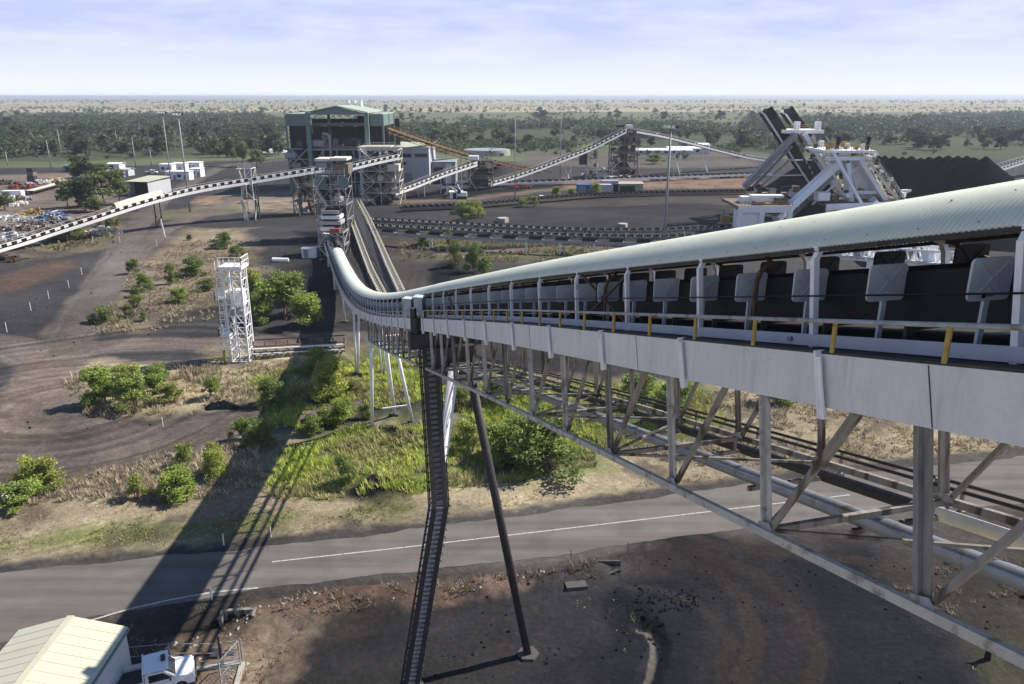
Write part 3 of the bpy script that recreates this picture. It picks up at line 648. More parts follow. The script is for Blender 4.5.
    for s_ in legs:
        p, r = pos(s_*T); z0 = gz(p.x, p.y)-.3
        if p.z-depth-z0 < .8: continue
        m_ = MB(); h_ = p.z-depth
        for sg in (-1, 1): m_.beam(V(p.x, p.y, 0)+r*sg*w*splay*(1+h_*.06)+V(0, 0, z0), V(p.x, p.y, h_)+r*sg*w*.4, .22, .22, (0, 1, 0))
        m_.beam(V(p.x, p.y, h_)-r*w*.5, V(p.x, p.y, h_)+r*w*.5, .3, .35)
        if h_ > 7:
            a1 = V(p.x, p.y, z0); m_.beam(a1+r*w*.45+V(0, 0, .4), a1-r*w*.42+V(0, 0, h_*.55), .18); m_.beam(a1-r*w*.45+V(0, 0, .4), a1+r*w*.42+V(0, 0, h_*.55), .18)
        m_.build('trestle', legm, t)
    b0 = V(P[0].x, P[0].y, 0); rebase(t, b0); return t
A = lambda *l: [atY(x, y, Y) for x, y, Y in l]
conveyor('white conveyor rising from the scrap yard on the left to the teal and cream tower', A((-60, 262, 166), (0, 248, 177), (50, 232, 187), (92, 219, 194), (130, 206, 202), (170, 195, 211), (205, 187.5, 218), (245, 181.5, 225), (285, 175, 231), (322, 169, 237)), 3.6, (.275, .52, .80), 'cream', pitch=2.3, legm='dark', hood=(.405, .535, 'cream'))
conveyor('short white conveyor between the cream tower and the rusty screening tower', A((348, 168, 240), (372, 162, 246), (396, 157, 252)), 3.4, (), 'cream', pitch=2.2)
conveyor('white conveyor climbing from the screening tower to the low transfer station behind the white hut', A((392, 193, 268), (410, 187, 275), (432, 178, 283), (455, 170, 291), (474, 164, 298)), 3.6, (.12, .35, .62, .8), 'cream', pitch=2.3)
conveyor('white conveyor climbing to the lattice tower in the middle distance', A((488, 184, 305), (512, 177.5, 314), (540, 168, 322), (565, 158, 329), (587, 150, 336), (608, 139, 341), (624, 131, 345)), 3.8, (.12, .3, .58), 'cream', idler='orange', pitch=2.4)
conveyor('thin conveyor descending right from the lattice tower towards the stacking machines', A((634, 131, 346), (660, 135.5, 356), (690, 143, 368), (720, 151, 381), (745, 157, 392), (772, 161, 402)), 3.4, (.3, .5, .7, .85), 'steelw', idler='orange', pitch=2.6)
conveyor('rusty orange conveyor descending right from the big open plant building', A((384, 127, 300), (410, 136, 313), (440, 146, 328), (470, 155, 342), (495, 162, 352), (520, 168, 362), (560, 174, 378)), 3.8, (.25, .45, .62, .78), 'orange', idler='orange', belt='brown', pitch=2.6, legm='brown', truss=True)
conveyor('dark rail-side conveyor above the line of sheds, dotted black along its length', [at(x, y, 1.6) for x, y in ((440, 186), (512, 182.5), (580, 180), (640, 177.5), (700, 175.5), (770, 173))], 3.0, (), 'steelw', guard='black', pitch=2.9, rail=False)
conveyor('upper of the paired ground conveyors crossing the dark yard behind the gallery', [at(x, y, 2.0) for x, y in ((372, 219), (420, 221.5), (468, 224), (512, 226.5), (556, 228.5), (610, 230), (663, 229.5), (735, 226))], 2.2, (.3, .5, .7, .85), 'weath', pitch=2.0, rail=False, walk=False)
conveyor('lower of the paired ground conveyors crossing the dark yard behind the gallery', [at(x, y, 2.0) for x, y in ((372, 225), (420, 227.5), (468, 230), (512, 232.5), (556, 234.5), (610, 236), (663, 236.5), (735, 234))], 2.2, (.3, .5, .7, .85), 'weath', pitch=2.0, rail=False, walk=False)
t = conveyor('raised plain gantry walkway in front of the paired ground conveyors', [at(x, y, 3.2) for x, y in ((372, 231), (420, 234), (468, 236.5), (512, 238.5), (556, 240), (620, 242), (700, 243))], 1.6, (.2, .35, .5, .6, .7, .8, .9), 'steel', pitch=6, rail=False)
conveyor('dark bunded conveyor line below the row of sheds', [at(x, y, 1.2) for x, y in ((400, 208), (470, 205), (540, 199), (600, 194), (680, 192), (745, 191))], 3.0, (), 'brown', guard='black', idler='dark', pitch=2.0, rail=False)
conveyor('grey belt conveyor running parallel behind the hooded gallery', [at(349, 201, 5.5), at(358, 216, 3.5), at(368, 240, 2.2), at(378, 262, 1.8), at(391, 285, 1.8), at(405, 308, 1.8)], 3.2, (), 'brown', guard='black', idler='steelw', belt='dark', pitch=1.7, rail=False, walk=False)
for pts, lb in (([(341, 203), (349, 214), (354, 228), (362, 250), (371, 274), (384, 300)], 'pale railed walkway left of the parallel grey conveyor'), ([(359, 203), (368, 220), (378, 242), (389, 268), (402, 296)], 'brown railed walkway right of the parallel grey conveyor')):
    w_ = thing('railed_walkway', lb, 'walkway'); P = [at(x, y, 3.0) for x, y in pts]; a1 = MB(); a2 = MB(); a3 = MB()
    for i in range(len(P)-1):
        a1.beam(P[i], P[i+1], .7, .2); n = int((P[i+1]-P[i]).length/2)
        for sg in (-.5, .5):
            e = V(sg, 0, 0); a2.beam(P[i]+e+V(0, 0, 1), P[i+1]+e+V(0, 0, 1), .08); a2.beam(P[i]+e+V(0, 0, .5), P[i+1]+e+V(0, 0, .5), .06)
            for k in range(n): p = P[i].lerp(P[i+1], k/n)+e; a2.beam(p, p+V(0, 0, 1), .06)
        for k in range(0, n, 3): p = P[i].lerp(P[i+1], k/n); a3.beam(V(p.x, p.y, 0), p, .2)
    a1.build('deck', 'weath', w_); a2.build('handrail', 'cream', w_); a3.build('post', 'brown', w_); rebase(w_, (P[0].x, P[0].y, 0))
# far dark stockyard conveyor at the right edge
conveyor('conveyor end showing past the coal stockpile at the right edge', A((985, 172, 330), (1005, 166, 340), (1024, 160, 350), (1050, 152, 362)), 5, (.3, .6), 'cream', pitch=3)

def tower(name, label, cat, c, sz, levels, m='steel', floorm=None, cols=2, clad=(), rz=0, brace=True, r=.3, roof=None, seed=1):
    """open framed tower: columns, floors, braces, rails, machinery"""
    t = thing(name, label, cat); w, d, h = sz; R = Matrix.Rotation(rz, 3, 'Z'); c = Vector(c)
    q = lambda x, y, z: c+R@Vector((x, y, z)); rr = random.Random(seed)
    xs = [-w/2+w*i/(cols-1) for i in range(cols)]
    for x in xs:
        for y in (-d/2, d/2): MB().beam(q(x, y, -.3), q(x, y, h), r, r, (0, 1, 0)).build('column', m, t)
    bm_, br_, ra = MB(), MB(), MB()
    zs = [h*l for l in levels]
    for z in zs:
        for y in (-d/2, d/2): bm_.beam(q(-w/2, y, z), q(w/2, y, z), r*.9, r*1.1)
        for x in xs: bm_.beam(q(x, -d/2, z), q(x, d/2, z), r*.8, r)
        for y in (-d/2-.1, d/2+.1):
            ra = MB().beam(q(-w/2, y, z+1.05), q(w/2, y, z+1.05), .07).beam(q(-w/2, y, z+.55), q(w/2, y, z+.55), .05)
            for j in range(7): ra.beam(q(-w/2+w*j/6, y, z), q(-w/2+w*j/6, y, z+1.05), .05)
            ra.build('handrail', 'cream', t)
        MB().box(q(0, 0, z+.12), (w*.96, d*.96, .08), rz).build('floor', floorm or 'dark', t)
    if brace:
        zz_ = [0]+zs
        for i in range(len(zz_)-1):
            for y in (-d/2, d/2):
                for j in range(cols-1):
                    x0, x1 = xs[j], xs[j+1]
                    if (i+j) % 2: x0, x1 = x1, x0
                    br_.beam(q(x0, y, zz_[i]), q(x1, y, zz_[i+1]), r*.55)
            for x in (xs[0], xs[-1]): br_.beam(q(x, -d/2, zz_[i]), q(x, d/2, zz_[i+1]), r*.55)
        br_.build('bracing', m, t)
    bm_.build('floor_beams', m, t)
    zz_ = [0]+zs
    for i, z in enumerate(zz_[:-1]):      # machinery on each floor: chutes, housings, drums
        hh = zz_[i+1]-z
        for k in range(max(3, int(w/1.2))):
            px, py = rr.uniform(-w*.38, w*.38), rr.uniform(-d*.3, d*.3); k_ = rr.random()
            mm = rr.choice(['dark', 'brown', 'dark', 'wallg', 'steel', 'orange', 'rusty', 'black', 'dark', 'cream'])
            if k_ < .45: MB().box(q(px, py, z+hh*.3), (rr.uniform(.07, .2)*w, rr.uniform(.1, .4)*d, hh*rr.uniform(.2, .6)), rz).build('housing', mm, t)
            elif k_ < .75: MB().beam(q(px, py, z+hh*.1), q(px+rr.uniform(-.2, .2)*w, py, z+hh*.95), w*.09, d*.14).build('chute', mm, t)
            else: MB().tube(q(px-.1*w, py, z+hh*.35), q(px+.1*w, py, z+hh*.35), min(hh*.25, w*.1), n=12).build('drum', mm, t)
    for (nm, x0, x1, y0, y1, z0, z1, mm) in clad:
        MB().box(q((x0+x1)/2*w, (y0+y1)/2*d, (z0+z1)/2*h), (abs(x1-x0)*w, max(abs(y1-y0)*d, .12), abs(z1-z0)*h), rz).build(nm, mm, t)
    # zigzag stair on the camera side
    sm = MB()
    for i in range(len(zz_)-1):
        a_, b_ = (-.5, -.15) if i % 2 else (-.15, -.5)
        sm.beam(q(a_*w, -d/2-.7, zz_[i]), q(b_*w, -d/2-.7, zz_[i+1]), .8, .18); sm.beam(q(a_*w, -d/2-1.1, zz_[i]+1), q(b_*w, -d/2-1.1, zz_[i+1]+1), .07)
        sm.box(q(b_*w, -d/2-.7, zz_[i+1]), (1.4, 1.2, .15), rz)
    sm.build('stair', 'cream', t)
    if roof:
        MB().slab([q(-w*.55, -d*.55, h), q(w*.55, -d*.55, h), q(w*.55, -d*.55, h+.3), q(0, -d*.55, h+.3+w*.06), q(-w*.55, -d*.55, h+.3)], R@Vector((0, d*1.1, 0))).build('roof', roof, t)
    rebase(t, (c.x, c.y, 0)); return t
gb = lambda x, Y: V((x-512)/F*(Y*cP+(H-1)*sP), Y, 0)
# teal and cream transfer tower where the gallery starts
c = gb(334, 190); Yt = 190
ht = atY(334, 168, Yt).z
tower('transfer_tower', 'transfer tower with two teal panels and a cream top at the gallery foot', 'tower', (c.x, Yt+4, 0), (7.0, 8, ht), (.30, .50, .72, .90), 'steel', cols=3, r=.2,
      clad=(('teal_panel', -.5, -.14, -.52, -.50, .73, .88, 'green'), ('teal_panel', .30, .62, -.52, -.50, .73, .88, 'green'), ('cladding', .3, .5, -.5, .5, .05, .5, 'dark'), ('drive_housing', -.45, -.1, -.45, .2, 1.0, 1.07, 'wallg'), ('drive_housing', .1, .62, -.4, .3, .92, 1.05, 'brown'), ('canopy', -.5, -.02, -.45, .3, 1.085, 1.12, 'cream'), ('canopy', .02, .6, -.45, .3, 1.095, 1.13, 'cream')), seed=3)
t = tower('feeder_station', 'low feeder station with red machinery and white vents beneath the teal tower', 'machine', (gb(333, 172).x, 174, 0), (5.4, 6, atY(333, 233, 171).z), (.45, 1.0), 'steel', cols=2,
      clad=(('red_drive', -.02, .36, -.56, -.3, 1.04, 1.18, 'red'), ('core', -.36, .3, -.2, .4, 1.02, 1.9, 'dark'), ('vent_housing', -.44, .1, -.4, .4, 1.06, 1.22, 'steelw'), ('vent_housing', -.44, .40, -.35, .4, 1.32, 1.46, 'steelp'), ('vent_housing', -.42, .36, -.3, .4, 1.54, 1.68, 'steelw'), ('vent_housing', -.38, .3, -.25, .4, 1.76, 1.9, 'steelp'), ('dark_panel', -.5, .45, -.5, -.48, .02, .4, 'black')), seed=5)
tower('screening_tower', 'rusty open screening tower beside the cream transfer tower', 'tower', (gb(384, 262).x, 262, 0), (12, 10, atY(384, 150, 257).z), (.22, .42, .62, .82, 1.0), 'cream', cols=3, clad=(('cladding', -.48, -.15, -.3, .4, .1, .8, 'dark'), ('cladding', .1, .3, -.4, .4, .3, .75, 'brown'), ('housing', .2, .5, -.5, 0, .62, .74, 'cream')), seed=8, r=.2)
MB_ = None
t = tower('steel_gantry', 'pale open steel frame with pink top standing over the screening tower', 'frame', (gb(379, 285).x, 285, 0), (11, 9, atY(379, 147, 281).z), (.5, .8, 1.0), 'steelw', cols=3, floorm='cream', seed=9, r=.25, brace=False)
tower('transfer_tower', 'tall rusty lattice tower in the middle distance with motors on top', 'tower', (gb(623, 350).x, 352, 0), (11.5, 9, atY(623, 130, 348).z), (.17, .34, .51, .68, .85, 1.0), 'brown', cols=3, clad=(('motor', -.3, -.05, -.3, .2, 1.03, 1.1, 'dark'), ('motor', .05, .3, -.3, .2, 1.03, 1.1, 'white'), ('cladding', -.15, .15, -.2, .3, 0, .9, 'dark')), seed=12, r=.35)
tower('bent_tower', 'cream braced tower propping the white conveyor left of the lattice tower', 'tower', (gb(592, 338).x, 340, 0), (4.5, 6, atY(592, 150, 338).z), (.35, .7, 1.0), 'cream', cols=2, clad=(('housing', -1.2, -.5, -.3, .4, .5, .95, 'dark'),), seed=13)
tower('transfer_station', 'low brown transfer station at the head of the middle conveyor', 'tower', (gb(481, 300).x, 302, 0), (9, 8, atY(481, 161, 298).z), (.4, .75, 1.0), 'brown', cols=2, clad=(('hopper', -.4, .3, -.3, .3, .1, .7, 'dark'), ('head_cover', -.5, -.1, -.3, .3, 1.0, 1.15, 'white')), seed=14)
tower('steel_gantry', 'small white frame carrying the left conveyor beside the yard trees', 'frame', (gb(252, 226).x, 226, 0), (3.2, 4, atY(252, 168, 226).z), (.4, .7, 1.0), 'steelw', cols=2, seed=15, r=.16)
tower('loading_frame', 'brown hopper frame below the left conveyor before the teal tower', 'frame', (gb(306, 235).x, 236, 0), (6, 6, 12), (.35, .7, 1.0), 'brown', cols=2, seed=17)

# the big open-fronted plant building
t = thing('plant_building', 'tall open-fronted plant building with green cladding and a pale gable roof', 'building')
Yf = 290; xl = atY(307, 110, Yf).x; xr = atY(366, 110, Yf).x; ze = atY(340, 113, Yf).z; zr = atY(340, 106.5, Yf).z; xm = (xl+xr)/2; D = 34
xL = atY(286, 118, Yf+4).x; xR = atY(383, 118, Yf+4).x; zw = ze-.6; zp = atY(300, 122, Yf).z
MB().slab([V(xl-.6, Yf-.8, ze), V(xm, Yf-.8, zr), V(xr+.6, Yf-.8, ze), V(xr+.6, Yf-.8, ze+.35), V(xm, Yf-.8, zr+.35), V(xl-.6, Yf-.8, ze+.35)], (0, D+1, 0)).build('roof', 'roofg', t)
for a_, b_ in ((xL, xl-.7), (xr+.7, xR)):
    MB().slab([V(a_, Yf+3, zw), V(b_, Yf+3, zw), V(b_, Yf+3, zw+.35), V(a_, Yf+3, zw+.35)], (0, D-6, 0)).build('side_roof', 'roofg', t)
    MB().box(((a_+b_)/2, Yf+3.2, (zp-1.5+zw)/2), (abs(b_-a_), .15, zw-zp+1.5)).build('side_cladding', 'green', t)
    xo = a_ if a_ < xm-10 else b_; MB().box((xo, Yf+D/2, (zp-1.5+zw)/2), (.15, D-8, zw-zp+1.5)).build('side_cladding', 'green', t)
for x in (xl, xr):
    MB().box((x, Yf, ze/2), (1.5, 1.2, ze)).build('corner_column', 'green', t); MB().box((x, Yf+D, ze/2), (1.2, 1.2, ze)).build('corner_column', 'green', t)
for x in (xL, xR):
    for y in (Yf+3.3, Yf+D/2, Yf+D-4): MB().beam((x, y, 0), (x, y, zw), .6).build('outer_column', 'green', t)
MB().slab([V(xl+.8, Yf-.2, ze-.6), V(xr-.8, Yf-.2, ze-.6), V(xr-.8, Yf-.2, ze), V(xm, Yf-.2, zr-.1), V(xl+.8, Yf-.2, ze)], (0, .3, 0)).build('gable_beam', 'green', t)
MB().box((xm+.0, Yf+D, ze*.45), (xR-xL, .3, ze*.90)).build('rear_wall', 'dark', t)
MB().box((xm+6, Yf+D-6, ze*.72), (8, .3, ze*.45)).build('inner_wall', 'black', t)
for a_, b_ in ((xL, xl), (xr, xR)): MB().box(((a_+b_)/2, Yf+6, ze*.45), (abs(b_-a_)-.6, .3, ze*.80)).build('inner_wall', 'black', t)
mb = MB(); rg = random.Random(4); pr = MB()
for k, z in enumerate([ze*q for q in (.14, .28, .42, .55, .84)]):
    for y in (Yf+.6, Yf+10, Yf+20):
        if not (k == 4 and y < Yf+8): mb.beam((xl, y, z), (xr, y, z), .5, .6)
        if k < 4: mb.beam((xL, y+3, z), (xl, y+3, z), .4, .5); mb.beam((xr, y+3, z), (xR, y+3, z), .4, .5)
    for x in (xl, xm-5, xm+1, xm+6, xr): mb.beam((x, Yf+.6, z), (x, Yf+D, z), .4, .5)
for x in (xm-6, xm-1, xm+5): mb.beam((x, Yf+.8, 0), (x, Yf+.8, ze*.55), .5)
mb.build('floor_beams', 'wallg', t)
for i in range(5):
    z0, z1 = [(0, .14), (.14, .28), (.28, .42), (.42, .55), (.55, .72)][i]
    for k in range(34):
        x = rg.uniform(xL+1, xR-2); y = Yf+rg.uniform(1.5, 13); m_ = MB(); mm = rg.choice(['dark', 'black', 'dark', 'brown', 'wallg', 'green', 'dark', 'dark', 'black', 'rusty', 'black', 'dark', 'steel'])
        hh = (z1-z0)*ze; tt = rg.random()
        if tt < .5: m_.box((x, y, z0*ze+hh*.4), (rg.uniform(.8, 4), rg.uniform(1, 4), hh*rg.uniform(.3, .8))); nm = 'housing'
        elif tt < .8: m_.tube((x-2, y, z0*ze+hh*.4), (x+2, y, z0*ze+hh*.4), hh*.3, n=12); nm = 'screen_drum'
        else: m_.beam((x, y, z0*ze), (x+rg.uniform(-3, 3), y, z1*ze), 1.2); nm = 'chute'
        m_.build(nm, mm, t)
br = MB()
for a_, b_, c_, d_ in ((xl, .28, xm-6, .55), (xm-6, .28, xl, .42), (xm-1, .14, xm+5, .42), (xm-6, .14, xm-1, .42), (xL, .0, xl, .3), (xL, .3, xl, 0), (xL, .3, xl, .6), (xL, .6, xl, .3), (xR, .0, xr, .3), (xR, .3, xr, .6), (xR, .6, xr, .3)):
    br.beam((a_, Yf+1.2, b_*ze), (c_, Yf+1.2, d_*ze), .35)
br.build('bracing', 'steel', t)
MB().beam((xl+.5, Yf+4, ze*.86), (xr-.5, Yf+4, ze*.86), .8, .9).build('crane_rail', 'brown', t)
MB().beam((xm-7, Yf+.6, ze*.585), (xr-1, Yf+.6, ze*.575), .3, .6).build('handrail', 'orange', t)
pp = [V(xm-5.5, Yf-.4, ze*.75), V(xm-3.6, Yf-.4, ze*.74), V(xm-3, Yf-.4, ze*.70), V(xm-3, Yf-.4, ze*.28)]
MB().sweep(pp, .45, 10).build('exhaust_pipe', 'steel', t)
for k in range(3): MB().tube((xr-12+k*2.4, Yf+D-5, zr-1), (xr-12+k*2.4, Yf+D-5, zr+2.0), .8, n=10).build('roof_vent', 'white', t)
fm = MB()
for z in [ze*q for q in (.14, .28, .42, .55)]: fm.box((xm, Yf+16, z-.4), (xr-xl-1, 28, .12))
fm.build('floor', 'dark', t); rebase(t, (xm, Yf, 0))

def building(name, label, corner, W_, D_, h, wall, roof, rz=0, ridge='x', rise=.6, parts=(), over=.4, cat='building', open_side=False, group=None):
    t = thing(name, label, cat, group); c = Vector((corner[0], corner[1], 0)); R = Matrix.Rotation(rz, 3, 'Z'); q = lambda x, y, z: c+R@Vector((x, y, z))
    wl_ = MB()
    th = .2
    sides = [((W_/2, D_-th/2), (W_, th)), ((th/2, D_/2), (th, D_-2*th)), ((W_-th/2, D_/2), (th, D_-2*th))]
    if not open_side: sides.append(((W_/2, th/2), (W_, th)))
    for (x, y), (sx, sy) in sides: wl_.box(q(x, y, h/2-.2), (sx, sy, h+.4), rz)
    if ridge == 'y':
        for y in (0, D_-th): 
            if y == 0 and open_side: continue
            wl_.slab([q(0, y, h), q(W_, y, h), q(W_/2, y, h+rise)], R@Vector((0, th, 0)))
    elif ridge == 'x':
        for x in (0, W_-th): wl_.slab([q(x, 0, h), q(x, D_, h), q(x, D_/2, h+rise)], R@Vector((th, 0, 0)))
    wl_.build('wall', wall, t)
    o = over; e = .14
    if ridge == 'y': MB().slab([q(-o, -o, h-o*rise*2/W_+.03), q(W_/2, -o, h+rise+.03), q(W_+o, -o, h-o*rise*2/W_+.03), q(W_+o, -o, h+e), q(W_/2, -o, h+rise+e+.03), q(-o, -o, h+e)], R@Vector((0, D_+2*o, 0))).build('roof', roof, t)
    elif ridge == 'x': MB().slab([q(-o, -o, h-o*rise*2/D_+.03), q(-o, D_/2, h+rise+.03), q(-o, D_+o, h-o*rise*2/D_+.03), q(-o, D_+o, h+e), q(-o, D_/2, h+rise+e+.03), q(-o, -o, h+e)], R@Vector((W_+2*o, 0, 0))).build('roof', roof, t)
    else: MB().slab([q(-o, -o, h+.05), q(W_+o, -o, h+.05), q(W_+o, D_+o, h+.05+rise), q(-o, D_+o, h+.05+rise)], (0, 0, e)).build('roof', roof, t)
    for (nm, side, x0, x1, z0, z1, m_) in parts:
        if side == 'f': MB().box(q((x0+x1)/2, -.04, (z0+z1)/2), (x1-x0, .08, z1-z0), rz).build(nm, m_, t)
        elif side == 'r': MB().box(q(W_+.04, (x0+x1)/2, (z0+z1)/2), (.08, x1-x0, z1-z0), rz).build(nm, m_, t)
        elif side == 'l': MB().box(q(-.04, (x0+x1)/2, (z0+z1)/2), (.08, x1-x0, z1-z0), rz).build(nm, m_, t)
    rebase(t, c); return t
# white workshop and control building beside the plant
a = gb(384, 318); b = gb(430, 318); w_ = b.x-a.x; hh = atY(400, 147.5, 318).z
pts_ = [('window_band', 'f', 1.0, w_*.62, hh*.74, hh*.84, 'glass'), ('window_band', 'f', w_*.7, w_-.6, hh*.74, hh*.84, 'glass'), ('window_band', 'f', 1.0, w_*.5, hh*.54, hh*.62, 'glass'), ('roller_door', 'f', w_*.45, w_*.62, 0, hh*.32, 'wallg')]
building('control_building', 'pale two-storey building with window bands right of the plant building', (a.x, 318), w_, 18, hh, 'wallw', 'roofc', rz=-.05, ridge='slope', rise=1.0, parts=pts_)
a = gb(431, 322)
building('annex_building', 'low grey annex with a dark doorway behind the middle conveyor', (a.x, 322), 10, 12, 8.5, 'wallg', 'wallg', ridge='slope', rise=.3, parts=(('doorway', 'f', 1, 5, 0, 6.5, 'black'), ('silo_panel', 'f', 6, 8.5, 0, 8.0, 'cream')))
a = at(448, 188); building('site_hut', 'tiny pale hut under the middle conveyor supports', (at(450, 199).x, at(450, 199).y), 4, 3, 2.2, 'white', 'white', ridge='slope', rise=.2, parts=(('doorway', 'f', 1, 2.2, 0, 2, 'black'),))
p = at(453, 198)
# round concrete tank
p = at(487, 155, 0)+V(8, -12, 0); t = thing('water_tank', 'wide round concrete tank behind the orange conveyor', 'tank')
MB().tube((p.x-8, p.y+12, -1), (p.x-8, p.y+12, 3.2), 14, n=40).build('tank_wall', 'conc', t, smooth=False); MB().tube((p.x-8, p.y+12, 3.22), (p.x-8, p.y+12, 3.4), 13.4, n=40).build('tank_lid', 'wallg', t); rebase(t, (p.x-8, p.y+12, 0))
# long pale sheds far right of the lattice tower
SH = [((636, 155), 34, 10, 2.6, 'long low pale shed just right of the lattice tower'), ((668, 154), 26, 10, 3.2, 'long white shed with a stepped roof behind the tall light mast'), ((688, 150), 14, 9, 3.2, 'white shed furthest right in the far row'), ((650, 139), 10, 8, 3, 'small white shed among trees above the far row')]
for (x, y), w_, d_, h_, lb in SH:
    a = at(x, y); building('long_shed', lb, (a.x, a.y), w_, d_, h_, 'wallw', 'white', ridge='x', rise=1, parts=tuple(('window', 'f', 2+k*5, 4+k*5, 1.2, 2.6, 'glass') for k in range(int(w_/5)-1)))
# sheds and containers in the row below
RW = [(577, 192, 8, 3, 'blue', 'blue container between two bushes in the shed row'), (592, 192, 7, 3, 'wallw', 'pale container right of the bush in the shed row'), (602, 191, 6, 4, 'purple', 'dark mauve container in the middle of the shed row')]
for x, y, w_, h_, m_, lb in RW:
    a = at(x, y+1.5); building('container', lb, (a.x, a.y), w_, 4, h_, m_, m_, ridge='slope', rise=.05, over=.02, cat='container', parts=(('door', 'f', .5, w_*.4, .2, h_-.3, 'wallg'),))
a = at(613, 192.5); building('open_shed', 'pale open-sided shed with a dark front at the right of the shed row', (a.x, a.y), 11, 5, 3, 'conc', 'conc', ridge='slope', rise=.3, parts=(('doorway', 'f', 2.5, 8, .1, 2.4, 'black'),))
# left: open machinery shed and site offices
a = at(128, 196); t = building('machinery_shed', 'open-fronted machinery shed with a cream roof beside the left conveyor', (a.x, a.y), 8.5, 13, 5, 'wallw', 'roofc', rz=-.22, ridge='slope', rise=.8, open_side=True, over=.4)
MB().box(Matrix.Rotation(-.22, 3, 'Z')@V(4.2, 4, 2.4), (7.9, .1, 4.8), -.22).build('shade_panel', 'black', t)  # black sheet standing in for the shade inside the open shed
OF = [(160, 172, 6, 'white site office with a flat roof left of the mast'), (172, 171, 6.5, 'taller white site office behind the mast'), (186, 170, 7, 'white site office with a wide roof right of the mast'), (166, 180, 5, 'pale office box nearest the cream roofed shed'), (176, 180, 6, 'bluish office box in the front row of offices'), (190, 177, 5, 'small white office box right of the mast')]
for x, y, w_, lb in OF:
    a = at(x, y); building('site_office', lb, (a.x, a.y), w_, 4, 3.4, 'white', 'white', rz=-.1, ridge='slope', rise=.2, over=.3, parts=(('window', 'f', .8, 2.4, 1.2, 2.4, 'glass'), ('door', 'f', 3.5, 4.6, .1, 2.2, 'wallg')))
for x, y, w_, m_, lb in ((64, 172, 8, 'green', 'green shed at the far end of the scrap yard'), (108, 170, 6, 'white', 'small white shed behind the yard trees'), (118, 176, 5, 'wallw', 'pale shed just left of the cream roofed shed'), (104, 178, 7, 'purple', 'mauve roofed shed among the yard trees'), (22, 292, 0, '', '')):
    if not w_: continue
    a = at(x, y); building('yard_shed', lb, (a.x, a.y), w_, 5, 2.8, m_, m_, rz=-.1, ridge='x', rise=.5, parts=(('doorway', 'f', 1, 3, 0, 2.3, 'black'),))
a = at(56, 258); 
# bright settling pond left of the plant
sheet([(262, 149), (290, 149), (290, 153), (258, 153)], .3, mat('pale_pad', (.6, .62, .66), .8), 'pale_pad')

# ------------------------------------------------------------------ stacker reclaimers and stockpile
def cones(name, label, ridge, h, slope, res, m, jag=0):
    xs_ = [p[0] for p in ridge]; ys_ = [p[1] for p in ridge]; r_ = h/slope+2
    X, Y = np.meshgrid(np.arange(min(xs_)-r_, max(xs_)+r_, res), np.arange(min(ys_)-r_, max(ys_)+r_, res)); Z = np.full(X.shape, -1.0)
    for i, (px, py, ph) in enumerate(ridge): Z = np.maximum(Z, ph-slope*np.hypot(X-px, Y-py))
    Z = Z+(fbm(X, Y, 3, 4)-.5)*.5*(Z > -.5)
    idx = np.arange(X.size).reshape(X.shape); f = np.stack([idx[:-1, :-1], idx[:-1, 1:], idx[1:, 1:], idx[1:, :-1]], -1).reshape(-1, 4)
    keep = (Z.ravel()[f] > -.99).any(1); f = f[keep]
    o = npmesh(name, np.stack([X, Y, Z], -1).reshape(-1, 3), f, m, smooth=True); return tag(o, label, 'coal pile')
x0 = atY(812, 157, 252).x; x1 = atY(985, 157, 252).x
rd = []; k = 19; 
rr = random.Random(3)
zt = atY(900, 158.5, 252).z
for i in range(k+1):
  f_ = i/k; Yp = 250-48*f_; xp = atY(812+173*f_, 157, Yp).x; zt = atY(900, 158.5, Yp).z
  rd.append((xp, Yp+rr.uniform(-.6, .6), zt+.9+rr.uniform(-.35, .15)))
cones('coal_stockpile', 'long black coal stockpile with a serrated ridge behind the stacking machines', rd, zt, .76, .6, 'coal')
def girder(pts, w, h, name, m, root, up=(0, 1, 0)):
    mb = MB()
    for i in range(len(pts)-1): mb.beam(pts[i], pts[i+1], w, h, up)
    return mb.build(name, m, root)
def rails(mb, a_, b_, n=6, h=1.1):
    for k in range(n+1): p = a_.lerp(b_, k/n); mb.beam(p, p+V(0, 0, h), .08)
    mb.beam(a_+V(0, 0, h), b_+V(0, 0, h), .09); mb.beam(a_+V(0, 0, h*.5), b_+V(0, 0, h*.5), .07)
# far machine: twin black booms, apex platform, splayed legs
t = thing('stacker', 'far white stacking machine with two black belt booms reaching up left', 'machine')
YS = 228
for (xa, ya, xb_, yb_, y_, lbm) in ((767, 111, 848, 236, YS, 0), (788, 111, 815, 150, YS+12, 1)):
    a_ = atY(xa, ya, y_-3); b_ = atY(xb_, yb_, y_+8); 
    MB().beam(a_, b_, 3.0, .5, (0, 1, 0)).beam(a_+V(.5, .5, .6), b_+V(.5, .5, .6), 2.2, .3, (0, 1, 0)).build('belt_boom', 'belt', t)
    for s_ in (-1, 1): MB().beam(a_+V(-1.3, s_*1.7, -.7), b_+V(-1.3, s_*1.7, -.7), .35, .9, (0, 1, 0)).build('boom_girder', 'steelw' if s_ < 0 else 'dark', t)
    n = 26; m_ = MB()
    for k in range(n): p = a_.lerp(b_, k/n); m_.beam(p+V(.5, -1.9, .1), p+V(.5, -1.9, 1.0), .5, .4)
    m_.build('idler_covers', 'black', t)
    MB().tube(a_+V(0, -1.6, 0), a_+V(0, 1.6, 0), .7, n=12).build('head_drum', 'dark', t)
